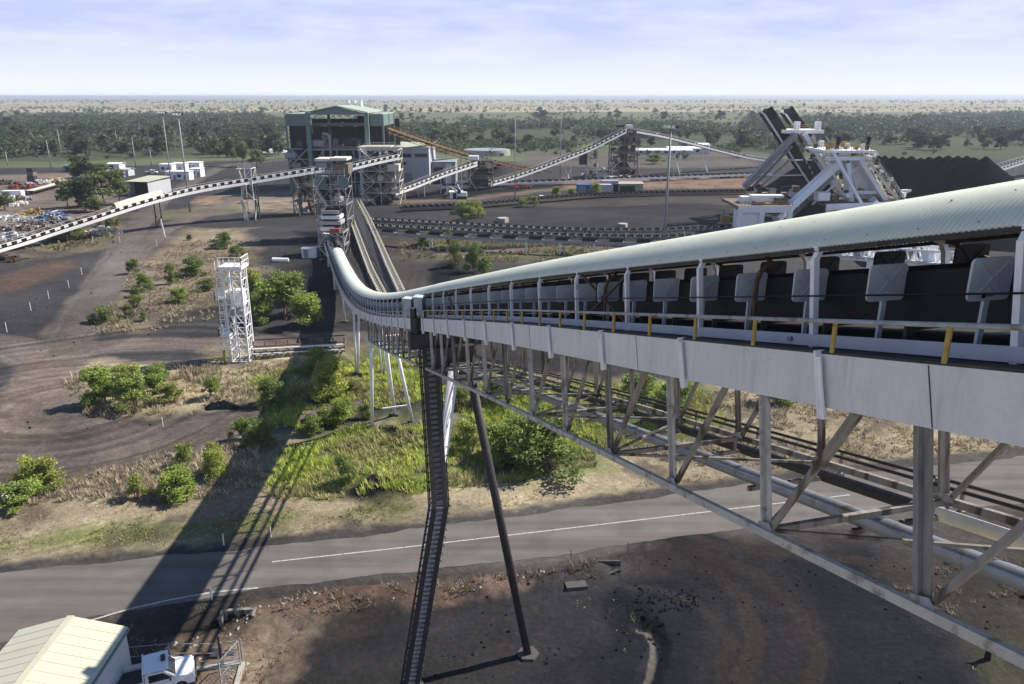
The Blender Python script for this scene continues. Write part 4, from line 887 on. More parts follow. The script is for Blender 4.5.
for s_, yy in ((-1, YS-5), (1, YS+5)):
    girder([atY(744, 187, yy+4), atY(796, 134, yy)], 1.4, 2.4, 'back_leg', 'steel', t)
    girder([atY(750, 190, yy+6), atY(792, 146, yy)], .6, .8, 'back_leg', 'steel', t)
    girder([atY(803, 134, yy), atY(850, 210, yy)], 1.2, 3.4, 'front_leg', 'steelw', t)
girder([atY(752, 176, YS), atY(805, 175, YS)], .3, .3, 'tie', 'steelw', t); girder([atY(770, 160, YS), atY(812, 160, YS)], .3, .3, 'tie', 'steelw', t)
a_ = atY(785, 133.5, YS-5); b_ = atY(824, 133.5, YS-5); 
MB().slab([a_, b_, b_+V(0, 0, .9), a_+V(0, 0, .9)], (0, 11, 0)).build('apex_platform', 'steelw', t)
m_ = MB(); rails(m_, a_+V(0, 0, .9), b_+V(0, 0, .9)); m_.build('handrail', 'yellow', t); m_ = MB(); rails(m_, a_+V(0, 11, .9), b_+V(0, 11, .9)); m_.build('handrail', 'yellow', t)
for x in (797, 818): MB().box(atY(x, 125.5, YS-2), (1.3, 1.6, 2.2)).build('floodlight_box', 'white', t)
sm = MB(); a1, b1 = atY(812, 137, YS-7), atY(852, 205, YS-7); sm.beam(a1, b1, .9, .2)
rails(sm, a1, b1, 14); sm.build('stair', 'cream', t)
for p0, p1 in (((757, 190), (800, 150)), ((765, 196), (812, 196)), ((818, 140), (858, 212)), ((826, 136), (850, 180)), ((800, 150), (835, 215))):
    girder([atY(*p0, YS+1), atY(*p1, YS+1)], .4, .5, 'tie', 'steel', t)
rg = random.Random(19)
for k in range(40):
    f_ = rg.random(); p = atY(806+46*f_, 138+68*f_, YS-6)+V(rg.uniform(-1, 2.5), rg.uniform(-1, 3), rg.uniform(-.5, 1.2)); MB().box(p, (rg.uniform(.4, 1.6), 1.2, rg.uniform(.4, 1.4)), rg.uniform(0, 1)).build('fitting', rg.choice(['cream', 'orange', 'rusty', 'white', 'steel', 'dark', 'brown']), t)
for k in range(16):
    p = atY(rg.uniform(742, 800), rg.uniform(186, 196), YS+rg.uniform(-2, 6)); MB().box(p, (rg.uniform(1, 3), 2, rg.uniform(.6, 2.2))).build('fitting', rg.choice(['cream', 'orange', 'rusty', 'white', 'dark', 'brown']), t)
rebase(t, (atY(800, 200, YS).x, YS, 0))
# near machine
t = thing('stacker', 'near white stacking machine with a broad girder, two black masts and yellow railings', 'machine')
YN = 205
girder([atY(776, 219, YN-10), atY(838, 163, YN-2)], 1.6, 3.0, 'main_girder', 'steelw', t, (0, 1, 0))
girder([atY(786, 219, YN+8), atY(842, 166, YN+8)], 1.4, 2.4, 'main_girder', 'steel', t)
girder([atY(833, 152, YN-5), atY(864, 208, YN-8)], .7, .8, 'strut', 'white', t)
for s_, yy in ((0, YN-3), (1, YN+8)):
    for p0, p1, w_ in (((846, 163), (850, 205), 3.4), ((858, 160), (890, 212), 4.6)):
        girder([atY(*p0, yy), atY(*p1, yy)], 1.0, w_, 'leg', 'steelw', t)
    girder([atY(875, 152, yy), atY(908, 206, yy)], .7, .8, 'outer_strut', 'steelw', t)
    girder([atY(843, 192, yy), atY(878, 192, yy)], .8, 1.6, 'cross_girder', 'steelw', t)
    girder([atY(828, 158, yy), atY(872, 158, yy)], 1.0, 3.2, 'top_girder', 'steelw', t)
a_ = atY(826, 153, YN-5); b_ = atY(876, 153, YN-5)
MB().slab([a_, b_, b_+V(0, 0, .6), a_+V(0, 0, .6)], (0, 15, 0)).build('top_platform', 'steelw', t)
for dy in (0, 5, 10, 15): m_ = MB(); rails(m_, a_+V(0, dy, .6), b_+V(0, dy, .6), 10, 1.3); m_.build('handrail', 'yellow', t)
for x in (837, 867):
    m_ = MB().sweep([atY(x, 154, YN-3), atY(x, 146, YN-3), atY(x+1.5, 142, YN-3), atY(x+2, 136.5, YN-3)], .5, 8); m_.build('mast', 'black', t)
    MB().box(atY(x-2, 152, YN), (1.6, 2, 2)).build('winch_housing', 'white', t)
sm = MB()
for k, yy in enumerate((YN-6, YN+3)):
    a1, b1 = atY(866, 158, yy), atY(903, 208, yy); sm.beam(a1, b1, 1.3, .25); rails(sm, a1, b1, 16); rails(sm, a1+V(1.5, 0, 0), b1+V(1.5, 0, 0), 16)
sm.build('stair', 'cream', t)
m_ = MB().beam(atY(878, 156, YN-5), atY(903, 200, YN-5), 1.4, .5); m_.build('belt', 'dark', t)
for q_ in ([(843, 166), (858, 160), (886, 206), (868, 207)], [(824, 156), (846, 158), (850, 172), (836, 170)]):
    MB().slab([atY(*p_, YN-1) for p_ in q_], (0, 1.2, 0)).build('web_plate', 'white', t)
rg = random.Random(29)
for p0, p1, w_ in (((828, 160), (846, 205), .5), ((880, 158), (905, 207), .35), ((870, 165), (892, 205), .3), ((846, 175), (872, 158), .5), ((812, 205), (840, 180), .4), ((850, 160), (858, 192), .4), ((835, 206), (905, 204), .6)):
    girder([atY(*p0, YN-2), atY(*p1, YN-2)], w_, w_, 'tie', 'steelw', t)
for k in range(60):
    f_ = rg.random(); p = atY(868+38*f_, 156+50*f_, YN-5)+V(rg.uniform(-1.5, 1.5), rg.uniform(-1, 8), rg.uniform(-.6, 1.2)); MB().box(p, (rg.uniform(.4, 1.3), 1.0, rg.uniform(.3, 1.3)), rg.uniform(0, 1)).build('fitting', rg.choice(['cream', 'orange', 'rusty', 'white', 'steelw', 'dark', 'brown', 'yellow']), t)
for k in range(26):
    p = atY(rg.uniform(828, 876), rg.uniform(146, 153), YN-4)+V(0, rg.uniform(0, 14), 0); MB().box(p, (rg.uniform(.4, 1.4), 1.0, rg.uniform(.5, 1.6))).build('fitting', rg.choice(['cream', 'orange', 'yellow', 'white', 'steelw', 'dark', 'yellow']), t)
for p0, p1 in (((872, 200, YN-4), (914, 262, 158)), ((893, 205, YN), (940, 262, 162)), ((850, 206, YN-4), (872, 262, 160))):
    girder([atY(*p0), atY(*p1)], 1.2, 2.0, 'lower_arm', 'steelw', t)
# deck with cabins and machinery on the left
a_ = atY(738, 209, YN-12); b_ = atY(792, 209, YN-12)
MB().slab([a_, b_, b_+V(0, 0, .7), a_+V(0, 0, .7)], (0, 16, 0)).build('deck', 'brown', t); MB().slab([a_-V(0, .1, .9), b_-V(0, .1, .9), b_+V(0, -.1, .75), a_+V(0, -.1, .75)], (0, .1, 0)).build('deck_edge', 'steelw', t)
for x in (740, 762, 790): p = atY(x, 210, YN-11.5); MB().beam(p, V(p.x, p.y, 0), 1.2, 1.0, (0, 1, 0)).build('deck_leg', 'steelw', t)
MB().box(V(atY(748, 215, YN-11).x, YN-10, a_.z-2.6), (6.0, 2.4, 4.6)).build('side_box', 'white', t)
m_ = MB(); rails(m_, a_+V(0, 0, .7), b_+V(0, 0, .7), 16, 1.2); m_.build('handrail', 'yellow', t); m_ = MB(); rails(m_, a_+V(0, 16, .7), b_+V(0, 16, .7), 16, 1.2); m_.build('handrail', 'yellow', t)
rg = random.Random(9)
for (x, y, w_, h_, m__) in ((746, 201, 3, 2.4, 'white'), (766, 200, 8, 2.6, 'white'), (780, 202, 3, 2.2, 'rusty'), (790, 203, 4, 1.6, 'cream'), (758, 204, 2, 1.4, 'brown'), (822, 196, 3, 2, 'white'), (832, 199, 2.4, 2.2, 'orange'), (770, 205, 3, 1.2, 'orange'), (752, 206, 2, 1.2, 'cream')):
    MB().box(atY(x, y, YN-9+rg.uniform(0, 8)), (w_, 3, h_)).build('machine_housing', m__, t)
for k in range(80):
    x = rg.choice([rg.uniform(740, 792), rg.uniform(832, 905)]); y = rg.uniform(197, 208) if x < 835 else rg.uniform(188, 208); p = atY(x, y, YN-6+rg.uniform(0, 10))
    kk = rg.random(); m_ = MB()
    if kk < .4: m_.box(p, (rg.uniform(.6, 2), 1.5, rg.uniform(.5, 1.6)))
    elif kk < .7: m_.tube(p, p+V(rg.uniform(-2, 2), 0, rg.uniform(0, 2)), .35)
    else: m_.tube(p-V(0, 1, 0), p+V(0, 1, 0), .7, n=12)
    m_.build('fitting', rg.choice(['white', 'cream', 'orange', 'brown', 'dark', 'steel', 'steelw']), t)
a_ = atY(826, 207, YN-8); b_ = atY(912, 204, YN-8)
MB().slab([a_, b_, b_+V(0, 0, .7), a_+V(0, 0, .7)], (0, 16, 0)).build('deck', 'brown', t); MB().slab([a_-V(0, .1, .9), b_-V(0, .1, .9), b_+V(0, -.1, .75), a_+V(0, -.1, .75)], (0, .1, 0)).build('deck_edge', 'steelw', t)
for x in (829, 850, 875, 900): p = atY(x, 207, YN-7); MB().beam(p, V(p.x, p.y, 0), 1.2, 1.0, (0, 1, 0)).build('deck_leg', 'steelw', t)
for (p0, p1) in (((822, 215), (1000, 268)), ((830, 212), (1000, 250))):
    pass
rebase(t, (atY(840, 200, YN).x, YN, 0))
# white lattice boom of the near machine that shows under the hood
t = thing('reclaimer_boom', 'white lattice boom and walkway lying low beyond the covered gallery', 'machine')
a_ = V(41, 150, 6); 
a_ = atY(815, 256, 128); b_ = atY(955, 268, 100)
for dy in (0, 4):
    m_ = MB(); n = 18
    for k in range(n):
        p = a_.lerp(b_, k/n)+V(0, dy, 0); q = a_.lerp(b_, (k+1)/n)+V(0, dy, 0); m_.beam(p, q, .3); m_.beam(p+V(0, 0, 2), q+V(0, 0, 2), .3); m_.beam(p, (p+q)/2+V(0, 0, 2), .18); m_.beam((p+q)/2+V(0, 0, 2), q, .18)
    m_.build('lattice_girder', 'white', t)
m_ = MB().beam(a_+V(0, 2, .2), b_+V(0, 2, .2), 3.2, .2); m_.build('boom_floor', 'wallw', t)
for k in range(6): p = a_.lerp(b_, .1+k*.16)+V(0, 2, 1); MB().box(p, (1.6, 1.6, 1.4)).build('machine_housing', ['white', 'cream', 'steel', 'white', 'brown', 'white'][k], t)
for k in (0.05, .5, .95): p = a_.lerp(b_, k)+V(0, 2, 0); MB().beam(p, V(p.x, p.y, -.2), .7).build('leg', 'steelw', t)
rebase(t, (a_.x, a_.y, 0))
t = thing('drive_unit', 'yellow drive unit at the left end of the near stacking machine', 'machine')
p = at(725, 224); MB().box(p+V(0, 0, 1.4), (2.4, 2, 2.2)).build('housing', 'yellow', t); MB().tube(p+V(-.6, 0, 2.5), p+V(-.6, 0, 4.2), .35).build('exhaust', 'steel', t); m_ = MB(); rails(m_, p+V(-1.6, -1.2, .3), p+V(1.6, -1.2, .3), 3); m_.build('handrail', 'yellow', t); MB().box(p+V(0, 0, .15), (3.6, 2.8, .3)).build('base', 'steel', t); rebase(t, p)

# ------------------------------------------------------------------ masts and poles
def mast(x, yb, yt, label, r=.22, lamps=True, name='light_mast', cat='light mast', Yb=None, m='steel'):
    b_ = at(x, yb); Y_ = b_.y; 
    top = atY(x, yt, Y_); h_ = top.z; t = thing(name, label, cat)
    MB().tube((b_.x, b_.y, -.3), (b_.x, b_.y, h_), r, r*.55, n=10).build('pole', m, t, smooth=True)
    if lamps:
        MB().tube((b_.x, b_.y, h_), (b_.x, b_.y, h_+.15), 1.0, n=12).beam((b_.x-1.5, b_.y, h_+.1), (b_.x+1.5, b_.y, h_+.1), .15).build('head_frame', 'steel', t)
        for dx in (-1.4, -.5, .5, 1.4): MB().box((b_.x+dx, b_.y-.2, h_+.45), (.6, .45, .5)).build('floodlight', 'steelw' if dx < 1 else 'dark', t)
    else:
        MB().beam((b_.x-1.1, b_.y, h_-.6), (b_.x+1.1, b_.y, h_-.6), .14).build('crossarm', m, t)
    rebase(t, b_); return t
mast(664, 246, 129, 'tall grey light mast rising behind the middle of the covered gallery', .36)
mast(190, 212, 116, 'tall light mast standing just beyond the left conveyor', .30)
mast(173, 196, 114, 'tall slim mast among the white site offices', .26)
mast(515, 198, 118, 'slim light mast left of the middle distance conveyor', .2, False)
mast(560, 180, 114, 'slim light mast behind the climbing white conveyor', .2, False)
PO = [(51, 168, 140, 'timber power pole by the green shed'), (62, 158, 129, 'timber power pole behind the scrap yard, before the dark wood'), (8, 166, 152, 'timber power pole at the left edge'), (136, 168, 137, 'thick timber power pole left of the cream roofed shed'), (118, 150, 131, 'small power pole in front of the dark wood'), (141, 140, 124, 'faint power pole deep in the dark wood'), (152, 167, 150, 'short pole with crossarms left of the site offices'), (9, 158, 146, 'leaning short power pole at far left'), (200, 132, 117, 'thin distant pole right of the tall masts'), (213, 128, 115, 'thin distant pole left of the big plant building'), (230, 130, 114, 'thin distant pole nearest the big plant building')]
for x, yb, yt, lb in PO: mast(x, yb, yt, lb, .3, False, 'power_pole', 'power pole', m='conc')
PG = [(7, 332), (31, 311), (49, 299), (69, 288), (82, 275), (93, 242), (120, 243), (157, 246)]
for i, (x, y) in enumerate(PG):
    b_ = at(x, y); mb = MB().tube(b_-V(0, 0, .2), b_+V(0, 0, 1.5), .06, .055); o = mb.build('marker_post', 'steelw'); tag(o, 'plain white marker post in the row along the left haul road', 'post', 'white marker posts along the haul road')
    c0 = b_.copy()
    for v in o.data.vertices: v.co -= c0
    o.location = c0
def solid(mb, name, m, base, label, cat, group=None):
    o = mb.build(name, m); base = Vector(base)
    for v in o.data.vertices: v.co -= base
    o.location = base; return tag(o, label, cat, group)
b_ = at(165, 237); solid(MB().tube(b_-V(0, 0, .2), b_+V(-.5, 0, 4.6), .16), 'steel_post', 'steelw', b_, 'leaning white post below the left conveyor trestle', 'post')
for x, y, lb in ((224, 545, 'white roadside post inside the gallery shadow'), (271, 537, 'white roadside post where the road line starts'), (163, 426, 'pale stake in the straw below the dense bush clump'), (212, 600, 'white post on the near road edge')):
    b_ = at(x, y); solid(MB().tube(b_-V(0, 0, .1), b_+V(0, 0, 1.0), .05), 'guide_post', 'white', b_, lb, 'post')
for x, y, lb in ((571, 560, 'short dark stake left of the square drain pit'), (628, 553, 'short stake right of the drain pit by the road'), (640, 569, 'lone stake nearest the turning marks'), (765, 533, 'stake where the gallery truss meets the road')):
    b_ = at(x, y); solid(MB().tube(b_-V(0, 0, .1), b_+V(0, 0, .95), .035), 'steel_stake', 'brown', b_, lb, 'post')

# ------------------------------------------------------------------ white access tower by the yard
t = thing('access_tower', 'white lattice access tower with platforms standing in the yard left of the gallery', 'tower')
c = at(243.5, 359); hz_ = atY(240, 267, c.y).z; hw = 1.15
C4 = [V(c.x+a_*hw, c.y+b_*hw, 0) for a_, b_ in ((-1, -1), (1, -1), (1, 1), (-1, 1))]
for q in C4: MB().beam(q, q+V(0, 0, hz_), .2, .2, (0, 1, 0)).build('leg', 'steelw', t)
MB().beam(V(c.x, c.y-hw, 0), V(c.x, c.y-hw, hz_), .16, .16, (0, 1, 0)).build('leg', 'steelw', t)
lv = 8; bb = MB(); bh = MB()
for i in range(lv+1):
    z = hz_*i/lv
    for k in range(4):
        a_, b_ = C4[k], C4[(k+1) % 4]; MB().beam(a_+V(0, 0, z), b_+V(0, 0, z), .11).build('girt', 'steelw', t)
        if i < lv:
            m_ = (a_+b_)/2
            bb.beam(a_+V(0, 0, z), m_+V(0, 0, z+hz_/lv), .07); bb.beam(b_+V(0, 0, z+hz_/lv), m_+V(0, 0, z), .07)
bb.build('bracing', 'steelw', t);
MB().box((c.x, c.y, hz_+.1), (3.0, 2.9, .4)).build('top_deck', 'steelw', t)
m_ = MB(); rails(m_, V(c.x-1.5, c.y-1.45, hz_+.3), V(c.x+1.5, c.y-1.45, hz_+.3), 4, 1.2); rails(m_, V(c.x+1.5, c.y-1.45, hz_+.3), V(c.x+1.5, c.y+1.45, hz_+.3), 4, 1.2); m_.build('handrail', 'steelw', t)
MB().box((c.x+.2, c.y, hz_*.68), (1.6, 1.6, 2.2)).build('equipment_box', 'white', t)
MB().box((c.x+.2, c.y, hz_*.52), (1.8, 1.8, .8)).build('equipment_box', 'steel', t)
for z in (hz_*.28, hz_*.68):
    MB().box((c.x-1.8, c.y-.4, z), (1.3, 1.6, .15)).build('side_platform', 'steelw', t); m_ = MB(); rails(m_, V(c.x-2.45, c.y-1.2, z), V(c.x-1.2, c.y-1.2, z), 3); rails(m_, V(c.x-2.45, c.y-1.2, z), V(c.x-2.45, c.y+.4, z), 3); m_.build('handrail', 'steelw', t)
lad = MB()
for s_ in (-.3, .3): lad.beam(V(c.x-1.7+s_, c.y-1.2, 0), V(c.x-1.7+s_, c.y-1.2, hz_+1), .09)
for k in range(int(hz_/.35)): lad.beam(V(c.x-2.0, c.y-1.2, k*.35), V(c.x-1.4, c.y-1.2, k*.35), .05)
for z0 in np.arange(2, hz_, 1.0):
    pr = None
    for j in range(7): th = math.pi*j/6; w_ = V(c.x-1.7+.45*math.cos(th), c.y-1.2-.6*math.sin(th), z0); (lad.beam(pr, w_, .05) if pr else None); pr = w_
lad.build('caged_ladder', 'steelw', t); MB().box((c.x-1.9, c.y-1.6, .9), (.3, .3, 1.8)).build('guard_post', 'yellow', t)
rebase(t, c)
# pipe rack along the service road
t = thing('pipe_rack', 'low rusty pipe rack with pale pipes beside the service road', 'pipe rack')
a_, b_ = at(255, 357), at(345, 352); m_ = MB()
n = 8
for k in range(n+1): p = a_.lerp(b_, k/n); m_.beam(p-V(0, 0, .2), p+V(0, 0, 2.2), .16); m_.beam(p+V(0, -1, 1.2), p+V(0, 1, 1.2), .14); m_.beam(p+V(0, -1, .5), p+V(0, 1, .5), .14)
m_.build('frame', 'brown', t)
for dy, z, r_, mm in ((-.8, 1.35, .14, 'steelw'), (-.3, 1.4, .10, 'brown'), (.2, 1.4, .12, 'rusty'), (.7, 1.35, .09, 'brown'), (-.7, .62, .1, 'steelw'), (0, .62, .12, 'brown'), (.6, 2.25, .08, 'dark')):
    MB().tube(a_+V(0, dy, z), b_+V(0, dy, z), r_).build('pipe', mm, t)
rebase(t, a_)
p = at(281, 262)
t = thing('covered_load', 'white tarpaulin-covered load lying beside the dark yard edge', 'load'); MB().tube(p+V(-1.8, 0, .5), p+V(1.6, .2, .45), .5, .4, n=8).build('tarpaulin', 'white', t); MB().box(p+V(0, 0, .1), (3.6, 1.1, .2)).build('pallet', 'brown', t); rebase(t, p)
a_ = at(302, 258); building('kiosk', 'small white flat-topped kiosk at the foot of the gallery', (a_.x, a_.y), 3.2, 1.6, 2.0, 'white', 'white', ridge='slope', rise=.05, over=.1, cat='kiosk', parts=(('door', 'f', .4, 1.4, .1, 1.8, 'wallg'),))

# ------------------------------------------------------------------ bottom left: shed, ute, gate, culvert, pits
hs = 3.3
P1 = at(125.5, 630, hs); P2 = at(20, 633, hs); dx_ = (P1-P2); Wd = dx_.length; rz_ = math.atan2(dx_.y, dx_.x)
Dp = 9.0; R_ = Matrix.Rotation(rz_, 3, 'Z'); cor = V(P2.x, P2.y, 0)+R_@V(0, -Dp, 0)
rise_ = .85
t = building('steel_shed', 'pale green ribbed roofed steel shed in the near left corner', (cor.x, cor.y), Wd, Dp, hs, 'wallw', 'roofs', rz=rz_, ridge='y', rise=rise_, over=.12)
rb = MB(); R3 = R_
for k in range(int((Dp)/.76)+1):
    y = k*.76
    for (x0_, x1_) in ((-.1, Wd/2), (Wd+.1, Wd/2)):
        rb.beam(cor-t.location+R3@V(x0_, y, hs+.15), cor-t.location+R3@V(x1_, y, hs+rise_+.17), .05, .035)
rb.build('roof_ribs', 'roofs', t); MB().beam(cor-t.location+R3@V(Wd/2, -.1, hs+rise_+.19), cor-t.location+R3@V(Wd/2, Dp+.1, hs+rise_+.19), .4, .05).build('ridge_cap', 'roofc', t)
MB().beam(cor-t.location+R3@V(Wd+.16, -.1, hs+.02), cor-t.location+R3@V(Wd+.16, Dp+.1, hs+.02), .14, .14).build('gutter', 'green', t)
def ute(label, loc, rz, name='utility_truck', body='white', tray=True, group=None):
    t = thing(name, label, 'utility truck', group)
    mb = MB(); L, w = 5.2, 1.8      # x forward
    def hullpts(x, z): return (x, z)
    cab = [(-.1, .45), (2.55, .45), (2.6, .85), (2.45, 1.05), (1.5, 1.18), (.95, 1.72), (.1, 1.78), (-.1, 1.7)]
    mb.slab([V(x, -w/2, z) for x, z in cab], (0, w, 0)); mb.build('body', body, t)
    gl = MB(); gl.slab([V(1.52, -.74, 1.19), V(1.52, .74, 1.19), V(1.0, .68, 1.70), V(1.0, -.68, 1.70)], (.03, 0, .02)); gl.build('windscreen', 'glass', t)
    for s_ in (-1, 1): MB().slab([V(.1, s_*w/2, 1.15), V(1.35, s_*w/2, 1.15), V(.9, s_*w/2, 1.62), V(.1, s_*w/2, 1.65)], (0, s_*.015, 0)).build('side_window', 'glass', t)
    tr_ = MB().box((-1.4, 0, .86), (2.5, w+.1, .1))
    for s_ in (-1, 1): tr_.box((-1.4, s_*(w/2+.02), 1.12), (2.5, .05, .42))
    tr_.box((-2.64, 0, 1.12), (.05, w+.08, .42)).box((-.17, 0, 1.45), (.06, w, 1.05)); tr_.build('tray', 'steelw', t)
    MB().box((-1.4, 0, .58), (2.6, .9, .3)).build('chassis', 'dark', t)
    for sx in (-1.55, 1.75):
        for sy in (-1, 1): o = MB().tube((sx, sy*(w/2-.22), .37), (sx, sy*(w/2+.02), .37), .37, n=20).build('wheel', 'black', t, smooth=False); MB().tube((sx, sy*(w/2+.02), .37), (sx, sy*(w/2+.04), .37), .2, n=14).build('rim', 'steel', o)
    for sy in (-1, 1): MB().box((2.58, sy*.68, .82), (.06, .3, .16)).build('headlight', 'glass', t); MB().box((1.25, sy*(w/2+.12), 1.22), (.1, .22, .18)).build('mirror', 'dark', t)
    MB().box((2.62, 0, .55), (.12, w, .2)).build('bumper', 'dark', t)
    t.location = loc; t.rotation_euler.z = rz; return t
p = at(150, 690)
u0 = ute('white tray-back utility truck parked beside the near green shed', p, .42)
MB().box((-1.3, 0, 1.0), (1.9, 1.5, .12)).build('toolbox', 'dark', u0); MB().box((.55, 0, 1.84), (1.35, 1.72, .07)).build('roof_rack', 'white', u0); MB().box((.95, .1, 1.95), (.25, .5, .12)).build('beacon_bar', 'dark', u0)
CARS = [(62, 233, .4, 'white utility parked at the left end of the yard by the conveyor'), (178, 168, .3, 'small white utility parked in front of the site offices'), (152, 174, .1, 'white utility between the cream roofed shed and the pole'), (604, 172, 2.9, 'tiny white utility below the lattice tower'), (540, 201, 0, 'white utility on the dark yard beside the bushes')]
for x, y, r_, lb in CARS[1:]:
    c_ = copy_tree(u0); c_.location = at(x, y); c_.rotation_euler.z = r_; c_['label'] = lb
# mesh gate and fence
t = thing('mesh_gate', 'open galvanised mesh gate leaning by the pit covers near the truck', 'gate')
def gate_panel(a_, b_, h_, root):
    o = MB().beam(a_, a_+V(0, 0, h_), .07).beam(b_, b_+V(0, 0, h_), .06).beam(a_+V(0, 0, h_), b_+V(0, 0, h_), .05).beam(a_+V(0, 0, .12), b_+V(0, 0, .12), .05).beam(a_+V(0, 0, h_*.5), b_+V(0, 0, h_*.5), .03).build('gate_frame', 'steel', root)
    m_ = MB(); d = b_-a_; L = d.length; n = int(L/.22)
    for k in range(-int(h_/.22), n+1):
        for s_ in (0, 1):
            x0 = max(0, k*.22); z0 = max(0, -k*.22); x1 = min(L, k*.22+h_); z1 = z0+(x1-x0)
            if x1-x0 < .05: continue
            p_, q_ = a_+d*(x0/L)+V(0, 0, .1+z0), a_+d*(x1/L)+V(0, 0, .1+min(z1, h_-.1))
            if s_: p_, q_ = a_+d*((L-x0)/L)+V(0, 0, .1+z0), a_+d*((L-x1)/L)+V(0, 0, .1+min(z1, h_-.1))
            m_.beam(p_, q_, .012)
    m_.build('mesh', 'steel', root)
gate_panel(at(222, 690), at(241, 668), 2.0, t); rebase(t, at(222, 690))
t = thing('wire_fence', 'thin wire fence with slim posts between the road and the truck', 'fence')
FP = [at(x, y) for x, y in ((128, 672), (172, 668), (224, 668), (243, 664))]; w_ = MB()
for q in FP: MB().tube(q-V(0, 0, .2), q+V(0, 0, 1.9), .045).build('post', 'steel', t)
for i in range(3):
    for z in (.5, 1.1, 1.8): w_.beam(FP[i]+V(0, 0, z), FP[i+1]+V(0, 0, z), .03)
w_.build('wire', 'steel', t); rebase(t, FP[0])
p = at(222, 668); solid(MB().tube(p-V(0, 0, .1), p+V(0, 0, 2.3), .07), 'fence_post', 'dark', p, 'thick dark fence post beside the pit covers', 'post')
t = thing('kerb_slab', 'low concrete plinth edging the fenced corner near the gate', 'slab'); a_, b_ = at(192, 672), at(243, 665); MB().beam(a_+V(0, 0, .1), b_+V(0, 0, .1), .3, .3).build('plinth', 'conc', t); MB().beam(b_+V(0, 0, .1), at(236, 690)+V(0, 0, .1), .3, .3).build('plinth', 'conc', t); rebase(t, a_)
for x, y, m_, lb in ((204, 653.5, 'rusty', 'rusty red pit cover, leftmost of the three by the gate'), (215, 655, 'dark', 'large black pit cover between the other two'), (229.5, 654, 'dark', 'small black pit cover nearest the gate')):
    p = at(x, y); p.z = gz(p.x, p.y); solid(MB().box(p+V(0, 0, .12), (.5 if m_ == 'rusty' else .55, .35 if x != 215 else .8, .1), .05).box(p, (.7, .9 if x == 215 else .5, .16), .05), 'pit_cover', m_, p, lb, 'pit cover')
t = thing('culvert', 'concrete double-pipe culvert headwall at the road edge', 'culvert')
p = at(239, 621); 
hb = MB().box(p+V(0, .2, .4), (2.0, .25, .8), .12); hb.box(p+V(-1.05, -.15, .35), (.2, .9, .7), .12).box(p+V(1.05, .1, .35), (.2, .9, .7), .12); hb.build('headwall', 'weath', t)
for s_ in (-.45, .42): MB().tube(p+V(s_, -.05, .3), p+V(s_, .08, .3), .3, n=16).build('pipe_mouth', 'black', t)
rebase(t, p)
t = thing('drain_pit', 'square black drain pit with a raised lid beside the road', 'drain pit'); p = at(608, 567); MB().box(p+V(0, .1, .25), (1.9, .15, .5)).box(p+V(-.95, -.3, .2), (.12, .9, .5)).build('pit_frame', 'concd', t); MB().box(p+V(0, -.35, .06), (1.7, .8, .16)).build('pit_opening', 'black', t); MB().beam(p+V(-.2, -1.2, .15), p+V(.7, -.9, .4), .25, .1).build('lid_strip', 'concd', t); rebase(t, p)
p = at(576, 588); solid(MB().box(p+V(0, 0, .18), (1.5, .75, .3), .15), 'concrete_block', 'concd', p, 'low grey concrete block left of the drain pit', 'block')
t = thing('tree_stump', 'burnt black stump below the gallery truss at lower right', 'stump'); p = at(987, 660); MB().tube(p-V(0, 0, .2), p+V(0, 0, 1.4), .22, .12, n=9).build('trunk', 'black', t); MB().tube(p+V(0, 0, 1.0), p+V(.4, -.1, 1.7), .09, .04).tube(p+V(0, 0, .9), p+V(-.35, .1, 1.5), .08, .03).build('branch', 'black', t); rebase(t, p)
t = thing('yellow_frame', 'yellow handrail frame at the left edge beside the bushes', 'frame'); p = at(0, 498); m_ = MB()
for s_ in (-.9, 0, .9): m_.sweep([p+V(s_, -.6, 0), p+V(s_, -.4, 1.1), p+V(s_+.1, .3, 1.4)], .07)
m_.beam(p+V(-.9, -.4, 1.1), p+V(.9, -.4, 1.1), .12); m_.build('rail', 'yellow', t); MB().box(p+V(0, 0, .25), (2, 1, .4)).build('base', 'white', t); rebase(t, p)
for x, y, s_, lb in ((213, 407, 1.5, 'dark soil heap between the tower and the bush clump'), (38, 270, 1.5, '')):
    if lb:
        p = at(x, y); cones('soil_heap', lb, [(p.x+k*.6, p.y+.3*math.sin(k), .9-.1*abs(k-2)) for k in range(5)], 1, .8, .15, 'coal')['category'] = 'soil heap'

